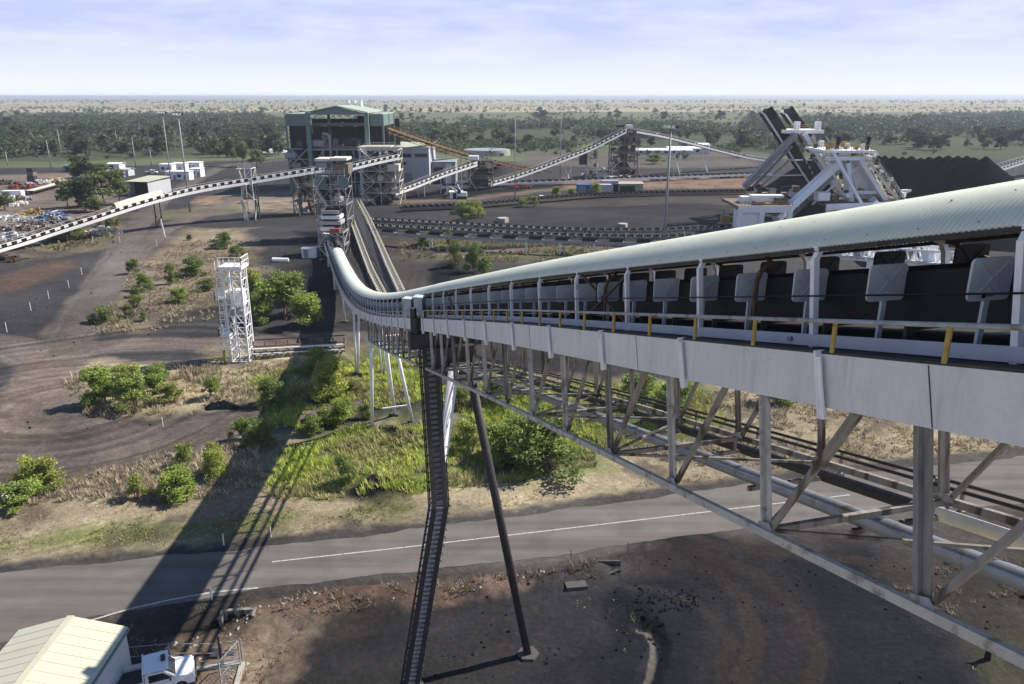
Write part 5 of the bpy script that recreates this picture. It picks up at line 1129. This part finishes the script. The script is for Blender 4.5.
# ------------------------------------------------------------------ scrap yard on the left
rg = random.Random(21)
def heap(p, w, d, h, cols, seed):
    r = random.Random(seed); mbs = {}
    t = []
    for k in range(int(34+w*4)):
        c_ = r.choice(cols); a_ = r.uniform(0, 6.28); q = math.sqrt(r.random()); x, y = w/2*q*math.cos(a_), d/2*q*math.sin(a_); z = h*(1-q)*r.uniform(.2, .8)+.3; sz = [r.uniform(.3, 1.3) for _ in range(3)]
        mbs.setdefault(c_, MB()); 
        if r.random() < .6: mbs[c_].box(p+V(x, y, z), sz, r.uniform(0, 3))
        else: mbs[c_].beam(p+V(x, y, z), p+V(x+r.uniform(-2, 2), y+r.uniform(-2, 2), z+r.uniform(-.2, .8)), .25)
    return mbs
HP = [(8, 205, 9, 'cream white orange', 'heap of white and orange scrap at the left edge'), (22, 188, 8, 'red rusty brown', 'reddish scrap heap at the far left of the yard'), (12, 221, 8, 'white steel conc', 'pale scrap pile left of the orange heap'), (36, 216, 8, 'orange yellow', 'bright orange heap in the middle of the scrap yard'), (52, 218, 7, 'blue white wallg', 'bluish crates right of the orange heap'), (40, 184, 8, 'white cream conc', 'white scrap heap beyond the long flat trailer'), (58, 182, 7, 'yellow cream', 'yellowish pallets beyond the long flat trailer'), (70, 181, 8, 'purple white', 'mauve drums left of the yard trees'), (84, 181, 8, 'purple red white', 'mauve and red drums beside the yard trees'), (12, 239, 9, 'steel white wallg', 'grey wreck pile under the left end of the conveyor'), (25, 229, 9, 'dark steel brown white', 'dark scrap strip, leftmost behind the conveyor'), (42, 226, 9, 'dark brown steel', 'dark scrap strip in the centre behind the conveyor'), (58, 223, 9, 'dark steel conc', 'dark scrap strip nearest the yard trees'), (5, 184, 8, 'rusty brown dark', 'brown scrap heap at the far left yard edge'), (18, 200, 7, 'steel brown white', 'mixed grey scrap beside the dark block stack'), (4, 262, 5, 'dark rusty', 'dark heap at the left edge beside the haul yard'), (104, 234, 6, 'conc cream', 'pale rubble among the dry grass under the conveyor')]
for i, (x, y, w_, cs, lb) in enumerate(HP):
    p = at(x, y); t = thing('scrap_heap', lb, 'scrap heap'); 
    for c_, m_ in heap(p, w_*1.35, w_*.9, 2.0 if i != 3 else 2.6, cs.split(), i).items(): tag(m_.build('scrap', c_, t), kind='stuff')
    rebase(t, p)
for i, (x, y, cs, lb) in enumerate(((590, 176.5, 'red white brown', 'reddish scrap on bare earth above the shed row'), (606, 178.5, 'white cream steel', 'white and grey scrap above the shed row'), (622, 178, 'rusty cream', 'rusty scrap above the open-sided shed'), (640, 178, 'red dark rusty', 'red and dark scrap left of the tall mast'), (659, 180, 'cream orange white', 'cream scrap just left of the tall mast foot'), (690, 178, 'rusty white', 'rusty scrap right of the tall mast'), (720, 177.5, 'dark white blue', 'dark and blue scrap towards the stacking machines'), (735, 177, 'white steel', 'white scrap beside the stacking machines'), (520, 188, 'red rusty', 'small red scrap on the dark yard left of the bushes'))):
    p = at(x, y); t = thing('scrap_heap', lb, 'scrap heap')
    for c_, m_ in heap(p, 9, 5, 1.3, cs.split(), i+40).items(): tag(m_.build('scrap', c_, t), kind='stuff')
    rebase(t, p)
t = thing('flat_trailer', 'long dark flat-bed trailer in the scrap yard', 'trailer'); a_, b_ = at(30, 195), at(62, 186); MB().beam(a_+V(0, 0, 1.2), b_+V(0, 0, 1.2), 3.0, .5).build('bed', 'dark', t); MB().beam(a_+V(0, 0, 1.5), b_+V(0, 0, 1.5), 2.8, .1).build('deck', 'cream', t)
for k in range(5): p = a_.lerp(b_, k/4); MB().tube(p+V(-.4, -1.4, .5), p+V(-.4, 1.4, .5), .5, n=12).build('wheel', 'black', t)
rebase(t, a_)
t = thing('block_stack', 'dark upright stack of crates in the scrap yard', 'stack'); p = at(33, 184); 
for k in range(4): MB().box(p+V(.1*k, 0, .8+1.6*k), (3-.2*k, 2.5, 1.5)).build('crate', 'dark' if k % 2 else 'brown', t)
rebase(t, p)
for x, y, m_, lb in ((15, 196, 'white', ''), (8, 199, 'white', 'long white container at the left edge of the scrap yard'), (48, 228, 'white', '')):
    if lb: a_ = at(x, y); building('container', lb, (a_.x-2, a_.y), 6.5, 2.6, 2.5, m_, m_, rz=.1, ridge='slope', rise=.03, over=.02, cat='container', parts=(('door', 'f', .3, 2.6, .2, 2.5, 'wallg'),))
# white digger beside the middle transfer station
t = thing('drill_rig', 'small white rig with a cab parked below the middle transfer station', 'machine'); p = at(453, 200)
t2 = thing('excavator', 'white excavator with a lowered arm beside the tiny hut', 'excavator'); p = at(462, 199); MB().box(p+V(0, 0, .5), (3.4, 2.6, .8)).build('tracks', 'dark', t2); MB().box(p+V(.2, 0, 1.7), (3, 2.2, 1.4)).build('body', 'white', t2); MB().box(p+V(-.9, -.6, 2.6), (1.2, 1, 1.3)).build('cab', 'glass', t2)
MB().beam(p+V(-1.2, 0, 2), p+V(-4, 0, 4.2), .5).beam(p+V(-4, 0, 4.2), p+V(-6, 0, 1.4), .4).build('arm', 'cream', t2); MB().box(p+V(-6, 0, .9), (1.1, 1, .9)).build('bucket', 'dark', t2); rebase(t2, p); bpy.data.objects.remove(t)
for x, y, s_, lb in ((503, 222, 2, 'white tarped block on the upper ground conveyor yard'), (623, 227, 1.6, 'small white boulder beside the ground conveyors')):
    p = at(x, y); t = thing('stone_block', lb, 'block'); MB().prism([(p.x+s_*math.cos(i)*(.8+.3*math.sin(3*i)), p.y+s_*math.sin(i)) for i in range(6)], -.2, s_*.6).build('block', 'conc', t); rebase(t, p)

# ------------------------------------------------------------------ vegetation
def leaf_mesh(name, clumps, n_leaf, size, col, seed, droop=0):
    """clumps: (centre, radius xyz); leaves are small quads spread through each clump's shell and volume"""
    g = np.random.default_rng(seed); V_, C_ = [], []
    for (c_, r_, lum) in clumps:
        n = int(n_leaf); d = g.normal(size=(n, 3)); d /= np.linalg.norm(d, axis=1)[:, None]; rad = g.random(n)**.45
        lob = 1+.22*np.sin(d[:, 0]*5+c_[0]*3)*np.cos(d[:, 2]*6+c_[1]*2)
        p = np.array(c_)+d*(rad*lob)[:, None]*np.array(r_)
        a_ = g.normal(size=(n, 3)); a_[:, 2] -= droop; a_ /= np.linalg.norm(a_, axis=1)[:, None]; b_ = np.cross(a_, g.normal(size=(n, 3))); b_ /= np.linalg.norm(b_, axis=1)[:, None]
        s_ = size*(.6+.8*g.random(n))[:, None]
        q = np.stack([p-a_*s_, p+b_*s_*.45, p+a_*s_, p-b_*s_*.45], 1); V_.append(q.reshape(-1, 3))
        cc = np.array(col)*lum*(.78+.44*g.random(n))[:, None]; cc[:, 0] *= (.85+.35*g.random(n)); C_.append(np.repeat(cc, 4, 0))
    v = np.concatenate(V_); c_ = np.concatenate(C_); f = np.arange(len(v)).reshape(-1, 4); return v, f, c_
def tree_proto(name, h, w, col, seed, trunk_frac=.35, nclump=16, n_leaf=180, size=.16, multi=1):
    r = random.Random(seed); cl = []; t = thing(name, 'x', 'tree'); tm = MB()
    for k in range(nclump):
        a_ = r.uniform(0, 6.28); q = math.sqrt(r.random())*.36*w*(1+.35*math.sin(a_*2+seed)); zf = r.random()
        z = h*(trunk_frac+(.90-trunk_frac)*zf); q *= (1.1-.5*zf); rr_ = w*r.uniform(.11, .21)
        cl.append(((q*math.cos(a_), q*math.sin(a_), z), (rr_, rr_, rr_*.72), r.uniform(.72, 1.25)))
    for m_ in range(multi):
        b_ = V(r.uniform(-.1, .1)*w*(multi > 1), r.uniform(-.1, .1)*w*(multi > 1), -.3); mid = b_+V(r.uniform(-.05, .05)*w, 0, h*trunk_frac*.9+.3)
        tm.tube(b_, mid, h*.022, h*.016, n=7)
        for (c_, _, _) in cl[m_::multi]: tm.tube(mid, c_, h*.010, h*.004, n=5)
    tm.build('trunk', 'trunk', t); v, f, c_ = leaf_mesh('crown', cl, n_leaf, size, col, seed)
    npmesh('crown', v, f, 'leaf', c_, parent=t); return t
LG = (.30, .385, .085); MG = (.18, .25, .07); DG = (.06, .09, .042); OG = (.17, .205, .08); GG = (.14, .17, .10)
protos = {}
def pick(kind, seed):
    key = (kind, seed % 5)
    if key not in protos:
        sd = hash(str(key)) % 997 if False else (sum(map(ord, kind))*7+seed % 5*13)
        P_ = dict(bright=dict(h=4.5, w=4.2, col=tuple(np.array(LG)*[(1, 1, 1), (.86, .84, 1), (1.12, 1.0, 1.1), (.78, .82, .9), (1.05, .92, 1.2)][seed % 5]), trunk_frac=[.20, .26, .14, .22, .28][seed % 5], nclump=[36, 30, 42, 34, 28][seed % 5], n_leaf=200, size=.13, multi=3),
                  shrub=dict(h=2.2, w=2.6, col=tuple(np.array(MG)*[(1, 1, 1), (1.2, .95, 1.2), (.8, .85, .9), (1.3, 1.1, 1.3), (1, .9, 1.1)][seed % 5]), trunk_frac=.15, nclump=18, n_leaf=160, size=.10, multi=3),
                  gum=dict(h=9, w=7.5, col=OG, trunk_frac=.35, nclump=22, n_leaf=170, size=.3, multi=1),
                  dark=dict(h=9, w=8.5, col=DG, trunk_frac=.2, nclump=18, n_leaf=110, size=.5, multi=1),
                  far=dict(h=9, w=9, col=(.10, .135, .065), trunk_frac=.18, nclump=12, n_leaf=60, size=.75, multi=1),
                  dense=dict(h=6, w=5.5, col=MG, trunk_frac=.12, nclump=26, n_leaf=260, size=.15, multi=3))[kind]
        protos[key] = (tree_proto('tree', seed=sd, **P_), P_['h'], P_['w'], [False])
    return protos[key]
NAMEK = dict(bright='young_tree', shrub='shrub', gum='gum_tree', dark='broad_tree', far='distant_tree', dense='bushy_tree')
def plant(x, y, wpx, hpx, kind, label, seed, group=None, cat=None):
    p = at(x, y); p.z = gz(p.x, p.y); dep = p.y*cP+H*sP; pr, h_, w_, used = pick(kind, seed)
    sw = 1.1*wpx*dep/F/(w_*.88); sh = hpx*dep/F/math.cos(math.atan2(H, p.y))/(h_*.97) if False else hpx*dep/F/(h_*(.95*cP*1.0+.25*(H/p.y)))
    if used[0]: t = copy_tree(pr)
    else: t = pr; used[0] = True
    t.name = NAMEK[kind]; t['label'] = label; t['category'] = cat or ('shrub' if kind == 'shrub' else 'tree')
    if group: t['group'] = group
    t.location = p; t.scale = (sw, sw, sh); t.rotation_euler.z = seed*1.7; return t
PLN = [  # x, base y, width px, height px, kind, label
 (104, 404, 36, 40, 'bright', 'bright young tree at the left end of the dense clump on the yard island'),
 (132, 408, 38, 36, 'bright', 'round bright tree at the front centre of the island clump'),
 (127, 390, 28, 28, 'bright', 'bright tree at the back of the island clump'),
 (159, 394, 30, 34, 'bright', 'tall bright tree at the right of the island clump'),
 (172, 402, 24, 22, 'bright', 'low bright bush right of the island clump'),
 (90, 409, 16, 16, 'shrub', 'small dark shrub at the left foot of the island clump'),
 (213, 398, 18, 22, 'bright', 'lone small bright tree between the island clump and the white tower'),
 (40, 487, 38, 33, 'bright', 'bright round tree second from the left edge beside the haul loop'),
 (22, 506, 42, 30, 'bright', 'wide bright bush beside the yellow frame at left'),
 (137, 499, 20, 28, 'bright', 'small bright sapling in the straw strip left of the wider one'),
 (178, 497, 40, 32, 'bright', 'wide pale green bush in the straw strip left of the shadow'),
 (185, 466, 18, 26, 'bright', 'slim bright sapling at the haul road edge'),
 (216, 475, 26, 36, 'bright', 'tall pale sapling touching the gallery shadow'),
 (243, 440, 20, 26, 'bright', 'sapling at the shadow edge beside the service track'),
 (104, 322, 24, 16, 'shrub', 'wide low shrub, leftmost on the dry mound'),
 (134, 274, 13, 14, 'shrub', 'small shrub at the top left of the dry mound'),
 (145, 290, 19, 17, 'dense', 'dense dark shrub upper left on the dry mound'),
 (136, 297, 11, 10, 'shrub', 'tiny shrub in the middle of the mound shrub line'),
 (138, 307, 14, 13, 'shrub', 'round shrub in the mound shrub line above the low pair'),
 (129, 317, 11, 14, 'shrub', 'narrow shrub right of the widest mound shrub'),
 (144, 321, 8, 9, 'shrub', 'smallest shrub at the foot of the dry mound'),
 (172, 284, 12, 22, 'dense', 'narrow upright dark shrub in the middle of the dry mound'),
 (194, 276, 24, 20, 'dense', 'wide dark shrub at the top of the dry mound'),
 (180, 302, 19, 16, 'bright', 'round light shrub alone in the centre of the dry mound'),
 (206, 290, 18, 12, 'shrub', 'low pale shrub just left of the white tower top'),
 (237, 258, 14, 12, 'shrub', 'small shrub right above the white tower'),
 (223, 248, 18, 16, 'dense', 'dark shrub on the yard edge above the dry mound'),
 (255, 300, 24, 30, 'bright', 'bright tree immediately right of the white tower'),
 (284, 318, 46, 50, 'bright', 'largest bright tree right of the white tower'),
 (262, 322, 26, 34, 'dense', 'darker tree between the white tower and the largest bright tree'),
 (308, 326, 36, 34, 'bright', 'bright tree touching the shadow right of the white tower'),
 (273, 406, 30, 30, 'dense', 'tree in shade left of the trestle trees'),
 (330, 398, 38, 42, 'bright', 'tall bright tree below the pipe rack'),
 (322, 372, 34, 26, 'bright', 'bright tree behind the one below the pipe rack'),
 (353, 391, 16, 12, 'shrub', 'small shrub between the tall bright tree and the thin trestle'),
 (341, 424, 26, 28, 'bright', 'round bright tree left of the three-legged trestle'),
 (325, 428, 18, 22, 'bright', 'smaller bright tree leaning on the round one'),
 (310, 434, 24, 22, 'dense', 'dull green bush left of the paired bright trees'),
 (364, 418, 16, 16, 'shrub', 'small shrub just left of the three-legged trestle'),
 (262, 446, 30, 32, 'dense', 'tree standing in the deep gallery shadow'),
 (347, 484, 26, 34, 'dense', 'olive bush rising from the bright grass'),
 (505, 402, 50, 36, 'bright', 'bright tree behind the truss right of the ladder column'),
 (540, 470, 76, 66, 'dense', 'largest bushy tree under the middle of the truss'),
 (500, 458, 40, 40, 'bright', 'bright bush between the dark leg and the bushy tree'),
 (470, 452, 28, 34, 'bright', 'bright bush between the two legs of the tall dark trestle'),
 (670, 424, 50, 52, 'dense', 'dark tree showing through the truss to the right'),
 (640, 405, 40, 36, 'dense', 'tree behind the truss left of the dark one'),
 (780, 402, 34, 40, 'dense', 'thin tree showing below the grey girder at right'),
 (462, 408, 20, 24, 'shrub', 'small shrub just right of the ladder column'),
 (856, 330, 50, 20, 'bright', 'bright tree seen beneath the belt at right'),
 (600, 330, 60, 24, 'bright', 'bright tree seen between the idler plates'),
 (465, 222, 25, 20, 'bright', 'bright round tree beside the paired ground conveyors'),
 (477, 218, 14, 16, 'bright', 'bright tree tucked behind the one beside the ground conveyors'),
 (455, 268, 14, 26, 'dense', 'slim dark tree above the hood bend'),
 (474, 272, 18, 30, 'dense', 'loose green tree just above the hood ridge'),
 (485, 278, 20, 20, 'shrub', 'low green shrub resting behind the hood ridge'),
 (448, 247, 8, 18, 'shrub', 'thin shrub in front of the raised gantry'),
 (425, 245, 20, 12, 'shrub', 'low shrub under the left end of the gantry'),
 (523, 207, 11, 10, 'bright', 'small bright bush, left of a pair on the dark yard'),
 (535, 207, 8, 10, 'bright', 'small bright bush, right of a pair on the dark yard'),
 (556, 196, 10, 9, 'bright', 'bright bush left of the blue container'),
 (572, 195, 9, 6, 'bright', 'low bright bush in front of the blue container'),
 (595, 195, 12, 11, 'bright', 'bright bush right of the blue container'),
 (655, 164, 16, 10, 'bright', 'bright bush right of the lattice tower'),
 (233, 166, 11, 26, 'gum', 'tall gum tree, left of a pair beyond the left conveyor'),
 (243, 167, 14, 25, 'gum', 'tall gum tree, right of a pair beyond the left conveyor'),
 (257, 168, 16, 18, 'gum', 'gum tree right of the tall pair'),
 (84, 180, 26, 22, 'dark', 'dark broad tree at the back of the yard trees'),
 (100, 178, 20, 14, 'gum', 'olive tree behind the mauve shed'),
 (68, 208, 22, 26, 'gum', 'olive tree at the left end of the yard trees'),
 (86, 212, 32, 32, 'dark', 'dark tree in the centre of the yard trees'),
 (104, 206, 34, 34, 'gum', 'large olive tree at the centre right of the yard trees'),
 (120, 204, 22, 34, 'gum', 'olive tree beside the cream roofed shed'),
 (98, 212, 16, 16, 'shrub', 'pale shrub at the foot of the yard trees'),
 (164, 188, 14, 9, 'bright', 'bright bush in front of the open machinery shed'),
 (5, 210, 20, 16, 'gum', 'olive tree at the left edge of the scrap yard'),
 (75, 178, 12, 14, 'shrub', 'small olive shrub behind the mauve drums'),
 (60, 240, 24, 10, 'shrub', 'low shrub strip below the left conveyor'),
 (75, 236, 20, 10, 'shrub', 'low shrub just left of the conveyor trestle post'),
 (110, 226, 16, 14, 'shrub', 'shrub under the left conveyor right of its post'),
 (247, 203, 10, 10, 'gum', 'small olive tree under the left conveyor near the white frame'),
 (190, 240, 8, 6, 'shrub', 'tiny shrub on the yard above the dry mound, left'),
 (218, 248, 8, 5, 'shrub', 'tiny shrub beside the dark one above the mound'),
]
for i, (x, y, w_, h_, k, lb) in enumerate(PLN): plant(x, y, w_, h_, k, lb, i)
# individual distant trees
rg = random.Random(5)
def scatter(n, x0, x1, y0, y1, wpx, kinds, label, group, seed, dens=None):
    r = random.Random(seed)
    k = 0
    while k < n:
        x = r.uniform(x0, x1); y = y0+(y1-y0)*r.random()
        p = at(x, y); s_ = 780/(p.y*cP+H*sP); w_ = wpx*r.uniform(.7, 1.35)
        plant(x, y, w_*s_, w_*s_*r.uniform(.75, 1.15), r.choice(kinds), label, r.randint(0, 99), group, 'tree'); k += 1
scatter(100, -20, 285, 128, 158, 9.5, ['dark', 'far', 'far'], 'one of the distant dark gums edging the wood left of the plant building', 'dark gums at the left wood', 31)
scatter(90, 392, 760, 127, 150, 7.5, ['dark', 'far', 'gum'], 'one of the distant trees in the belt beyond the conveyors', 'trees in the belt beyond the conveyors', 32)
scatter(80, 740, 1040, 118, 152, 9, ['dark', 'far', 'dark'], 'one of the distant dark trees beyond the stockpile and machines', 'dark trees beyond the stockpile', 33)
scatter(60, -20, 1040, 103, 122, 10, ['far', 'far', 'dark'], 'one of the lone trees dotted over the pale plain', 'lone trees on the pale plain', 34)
# wood masses too many to count
def woodland(name, pix, n, seed, col, hgt=(6, 11), size=1.0, per=70, gap=.47):
    g = np.random.default_rng(seed); P = polyw(pix); lo_, hi_ = P.min(0), P.max(0); pts = []
    while len(pts) < n:
        q = lo_+(hi_-lo_)*g.random((n*3, 2)); s_ = sdist(P, q[:, 0], q[:, 1]); dn = fbm(q[:, 0], q[:, 1], 90, 3); q = q[(s_ > 0)&(dn > gap)]; pts += list(q)
    pts = np.array(pts[:n]); V_, C_ = [], []
    for (x, y) in pts:
        h_ = g.uniform(*hgt); w_ = h_*g.uniform(.45, .7); k = per; d = g.normal(size=(k, 3)); d /= np.linalg.norm(d, axis=1)[:, None]
        p = np.array([x, y, h_*.58])+d*(g.random(k)**.4)[:, None]*np.array([w_, w_, h_*.42])
        a_ = g.normal(size=(k, 3)); a_ /= np.linalg.norm(a_, axis=1)[:, None]; b_ = np.cross(a_, g.normal(size=(k, 3))); b_ /= np.linalg.norm(b_, axis=1)[:, None]; s_ = size*(.6+.8*g.random(k))[:, None]
        V_.append(np.stack([p-a_*s_, p+b_*s_*.6, p+a_*s_, p-b_*s_*.6], 1).reshape(-1, 3)); C_.append(np.repeat(np.array(col)*g.uniform(.7, 1.3)*(.8+.4*g.random(k))[:, None], 4, 0))
    v = np.concatenate(V_); f = np.arange(len(v)).reshape(-1, 4); o = npmesh(name, v, f, 'leaf', np.concatenate(C_)); return tag(o, kind='stuff')
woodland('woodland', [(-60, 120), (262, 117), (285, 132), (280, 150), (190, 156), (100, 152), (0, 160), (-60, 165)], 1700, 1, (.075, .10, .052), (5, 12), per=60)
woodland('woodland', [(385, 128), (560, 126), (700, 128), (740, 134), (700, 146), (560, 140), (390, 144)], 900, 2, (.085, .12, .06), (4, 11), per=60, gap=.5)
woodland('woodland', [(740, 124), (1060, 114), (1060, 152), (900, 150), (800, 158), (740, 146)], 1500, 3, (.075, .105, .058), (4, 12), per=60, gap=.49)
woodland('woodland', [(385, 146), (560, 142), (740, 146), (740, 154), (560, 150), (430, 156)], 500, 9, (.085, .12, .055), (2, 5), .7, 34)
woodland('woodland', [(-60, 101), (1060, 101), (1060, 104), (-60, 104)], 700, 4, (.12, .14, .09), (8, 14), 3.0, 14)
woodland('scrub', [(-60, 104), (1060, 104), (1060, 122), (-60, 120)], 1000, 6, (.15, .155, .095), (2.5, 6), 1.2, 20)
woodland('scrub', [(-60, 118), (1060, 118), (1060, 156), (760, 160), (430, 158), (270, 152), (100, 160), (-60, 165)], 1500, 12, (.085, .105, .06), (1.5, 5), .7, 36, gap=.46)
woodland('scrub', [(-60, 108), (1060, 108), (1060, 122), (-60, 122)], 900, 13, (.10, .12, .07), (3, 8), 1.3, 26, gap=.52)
# grass tufts
def tufts(name, pixs, dens, col, hgt, seed, blades=7, spread=.25, wid=.05, gap=.35, avoid_road=True):
    g = np.random.default_rng(seed); allp = []
    for pix in pixs:
        P = polyw(pix); lo_, hi_ = P.min(0), P.max(0); n = int(abs(np.prod(hi_-lo_))*dens); q = lo_+(hi_-lo_)*g.random((n, 2))
        s_ = sdist(P, q[:, 0], q[:, 1])+(fbm(q[:, 0], q[:, 1], 3.5, 3)-.5)*3; k = (s_ > .0)&(fbm(q[:, 0]+70, q[:, 1], 2.6, 3) > gap)
        if avoid_road: k &= sdist(ROADP, q[:, 0], q[:, 1]) < -.15
        allp.append(q[k])
    q = np.concatenate(allp); n = len(q); z = ground_z(q[:, 0], q[:, 1]); hh = hgt[0]+(hgt[1]-hgt[0])*g.random(n)*fbm(q[:, 0], q[:, 1], 4, 2)*1.6
    base = np.repeat(np.stack([q[:, 0], q[:, 1], z-.03], -1), blades, 0); m = n*blades; H_ = np.repeat(hh, blades)*(.6+.5*g.random(m))
    a_ = g.random(m)*6.283; off = np.stack([np.cos(a_), np.sin(a_), a_*0], -1); lean = .25+.6*g.random(m)
    b0 = base+off*(spread*g.random(m))[:, None]; t_ = b0+off*(lean*H_)[:, None]; t_[:, 2] += H_
    sd = np.stack([-np.sin(a_), np.cos(a_), a_*0], -1)*(wid*(.6+.8*g.random(m)))[:, None]
    mid = b0*.5+t_*.5; mid[:, 2] += H_*.12
    v = np.stack([b0-sd, b0+sd, mid+sd*.8, t_, mid-sd*.8], 1).reshape(-1, 3); f0 = np.arange(m)[:, None]*5
    f = np.concatenate([f0+np.array([[0, 1, 2, 4]]), f0+np.array([[4, 2, 3, 3]])]) if False else f0+np.array([[0, 1, 2, 4]])
    mxn = np.clip((fbm(q[:, 0]+33, q[:, 1], 4, 4)-.45)*7, 0, 1)[:, None]*.7; alt = np.array((.38, .32, .20) if col[1] > col[0] else (.36, .30, .20)); lowf = (.7+.6*fbm(q[:, 0], q[:, 1]+90, 8, 3))[:, None]; cc = np.repeat((np.array(col)*(1-mxn)+alt*mxn)*lowf*(.7+.6*g.random(n))[:, None], blades, 0)*(.85+.3*g.random(m))[:, None]
    vv = np.stack([b0-sd, b0+sd, t_+sd*.35, t_-sd*.35], 1).reshape(-1, 3); ff = np.arange(4*m).reshape(-1, 4)
    o = npmesh(name, vv, ff, 'tuft', np.repeat(cc, 4, 0)); print(name, n); return tag(o, kind='stuff')
STRIP = [(-60, 500), (0, 492), (60, 482), (110, 472), (180, 456), (240, 440), (262, 446), (262, 488), (200, 496), (120, 500), (40, 508), (-60, 514)]
tufts('dry_grass', [STRIP], 6.5, (.43, .37, .26), (.25, .75), 51, gap=.36, wid=.045)
tufts('dry_grass', [[(60, 385), (85, 372), (180, 368), (345, 358), (345, 385), (230, 405), (190, 414), (90, 418)]], 4, (.42, .36, .24), (.3, .9), 52, gap=.42)
tufts('dry_grass', [[(130, 268), (190, 240), (250, 240), (262, 300), (215, 318), (150, 334), (100, 334), (88, 322), (120, 300)]], 1.6, (.34, .285, .19), (.25, .7), 53, gap=.46, wid=.07)
tufts('dry_grass', [[(440, 480), (620, 455), (760, 470), (900, 458), (1060, 446), (1060, 405), (900, 412), (700, 390), (600, 430), (440, 466)]], 5, (.43, .37, .26), (.2, .65), 54, gap=.42)
tufts('short_grass', [[(-60, 515), (120, 503), (262, 492), (512, 488), (760, 470), (760, 478), (512, 508), (270, 536), (0, 560), (-60, 565)]], 6, (.30, .25, .15), (.06, .2), 55, blades=5, gap=.4, wid=.04)
tufts('green_grass', [[(-60, 546), (0, 540), (180, 520), (420, 500), (420, 508), (180, 534), (0, 556), (-60, 560)]], 10, (.22, .25, .08), (.06, .2), 56, blades=6, gap=.5, wid=.04)
tufts('long_grass', [[(285, 455), (360, 425), (400, 430), (600, 430), (600, 466), (480, 488), (300, 500), (270, 490)], [(250, 378), (420, 352), (440, 395), (300, 428), (262, 430)], [(430, 385), (700, 385), (730, 430), (590, 455), (440, 440)]], 9, (.44, .50, .11), (.25, .8), 57, gap=.40, wid=.045, blades=8)
tufts('dry_weeds', [[(240, 617), (330, 592), (500, 578), (600, 568), (600, 578), (500, 594), (400, 604), (250, 630)], [(880, 590), (960, 560), (1060, 560), (1060, 600), (940, 620)]], 7, (.22, .18, .13), (.15, .45), 58, gap=.38, wid=.035)
tufts('dry_weeds', [[(150, 690), (180, 640), (250, 625), (310, 625), (285, 660), (270, 690)], [(-20, 640), (60, 630), (250, 600), (250, 630), (130, 690)]], 4, (.30, .235, .16), (.06, .3), 59, gap=.45, wid=.03)
tufts('yard_weeds', [[(400, 236), (560, 243), (720, 252), (720, 262), (400, 262)], [(20, 250), (75, 236), (120, 218), (112, 244), (60, 252)]], .5, (.20, .20, .08), (.4, 1.1), 60, gap=.42, wid=.12)
tufts('coal_weeds', [[(580, 600), (640, 600), (640, 690), (560, 690)], [(950, 640), (1060, 610), (1060, 690), (960, 690)]], .8, (.2, .24, .08), (.08, .3), 61, gap=.6)
# lumps of coal and stones strewn over the near ground
def stones(name, pixs, dens, size, m, seed):
    g = np.random.default_rng(seed); V_ = []; F_ = []; base = np.array([[1, 0, 0], [-1, 0, 0], [0, 1, 0], [0, -1, 0], [0, 0, 1], [0, 0, -.5]]); fc = np.array([[0, 2, 4], [2, 1, 4], [1, 3, 4], [3, 0, 4], [2, 0, 5], [1, 2, 5], [3, 1, 5], [0, 3, 5]]); n0 = 0
    for pix in pixs:
        P = polyw(pix); lo_, hi_ = P.min(0), P.max(0); n = int(abs(np.prod(hi_-lo_))*dens); q = lo_+(hi_-lo_)*g.random((n, 2)); q = q[(sdist(P, q[:, 0], q[:, 1]) > 0)&(fbm(q[:, 0], q[:, 1], 3, 3) > .5)]; z = ground_z(q[:, 0], q[:, 1])
        s_ = size*(.4+g.random(len(q))**3*2)
        v = base[None]*s_[:, None, None]*(.6+.8*g.random((len(q), 6, 1)))*np.array([1, 1, .8])+np.stack([q[:, 0], q[:, 1], z], -1)[:, None]; V_.append(v.reshape(-1, 3)); F_.append((fc[None]+(np.arange(len(q))*6)[:, None, None]+n0).reshape(-1, 3)); n0 += len(q)*6
    o = npmesh(name, np.concatenate(V_), np.concatenate(F_), m); return tag(o, kind='stuff')
stones('coal_lumps', [[(430, 700), (400, 640), (480, 600), (560, 580), (700, 550), (860, 548), (960, 580), (1100, 690)]], 1.6, .07, 'coal', 71)
stones('coal_lumps', [[(640, 590), (700, 595), (705, 650), (650, 645), (630, 615)]], 16, .08, 'coal', 72)
stones('coal_lumps', [[(20, 260), (120, 235), (330, 235), (340, 350), (240, 440), (60, 470), (-20, 470)]], .07, .11, 'coal', 74)
stones('rubble', [[(240, 612), (330, 590), (512, 572), (600, 566), (600, 580), (400, 604), (250, 630)], [(150, 640), (262, 612), (280, 684), (140, 684)]], 3, .08, 'conc', 73)
# ------------------------------------------------------------------ haze
if HAZE:
    m = bpy.data.materials.new('haze'); m.use_nodes = True; n = m.node_tree.nodes; n.remove(n['Principled BSDF']); pv = n.new('ShaderNodeVolumePrincipled')
    pv.inputs['Density'].default_value = HAZE; pv.inputs['Color'].default_value = (.78, .86, 1, 1); pv.inputs['Anisotropy'].default_value = .2
    m.node_tree.links.new(pv.outputs[0], n['Material Output'].inputs['Volume'])
    o = MB().box((0, 12000, 18.5), (52500, 36000, 41)).build('haze', m); tag(o, kind='stuff')
# drop unused prototypes
for k, (pr, _, _, used) in protos.items():
    if not used[0]:
        for c_ in list(pr.children): bpy.data.objects.remove(c_)
        bpy.data.objects.remove(pr)
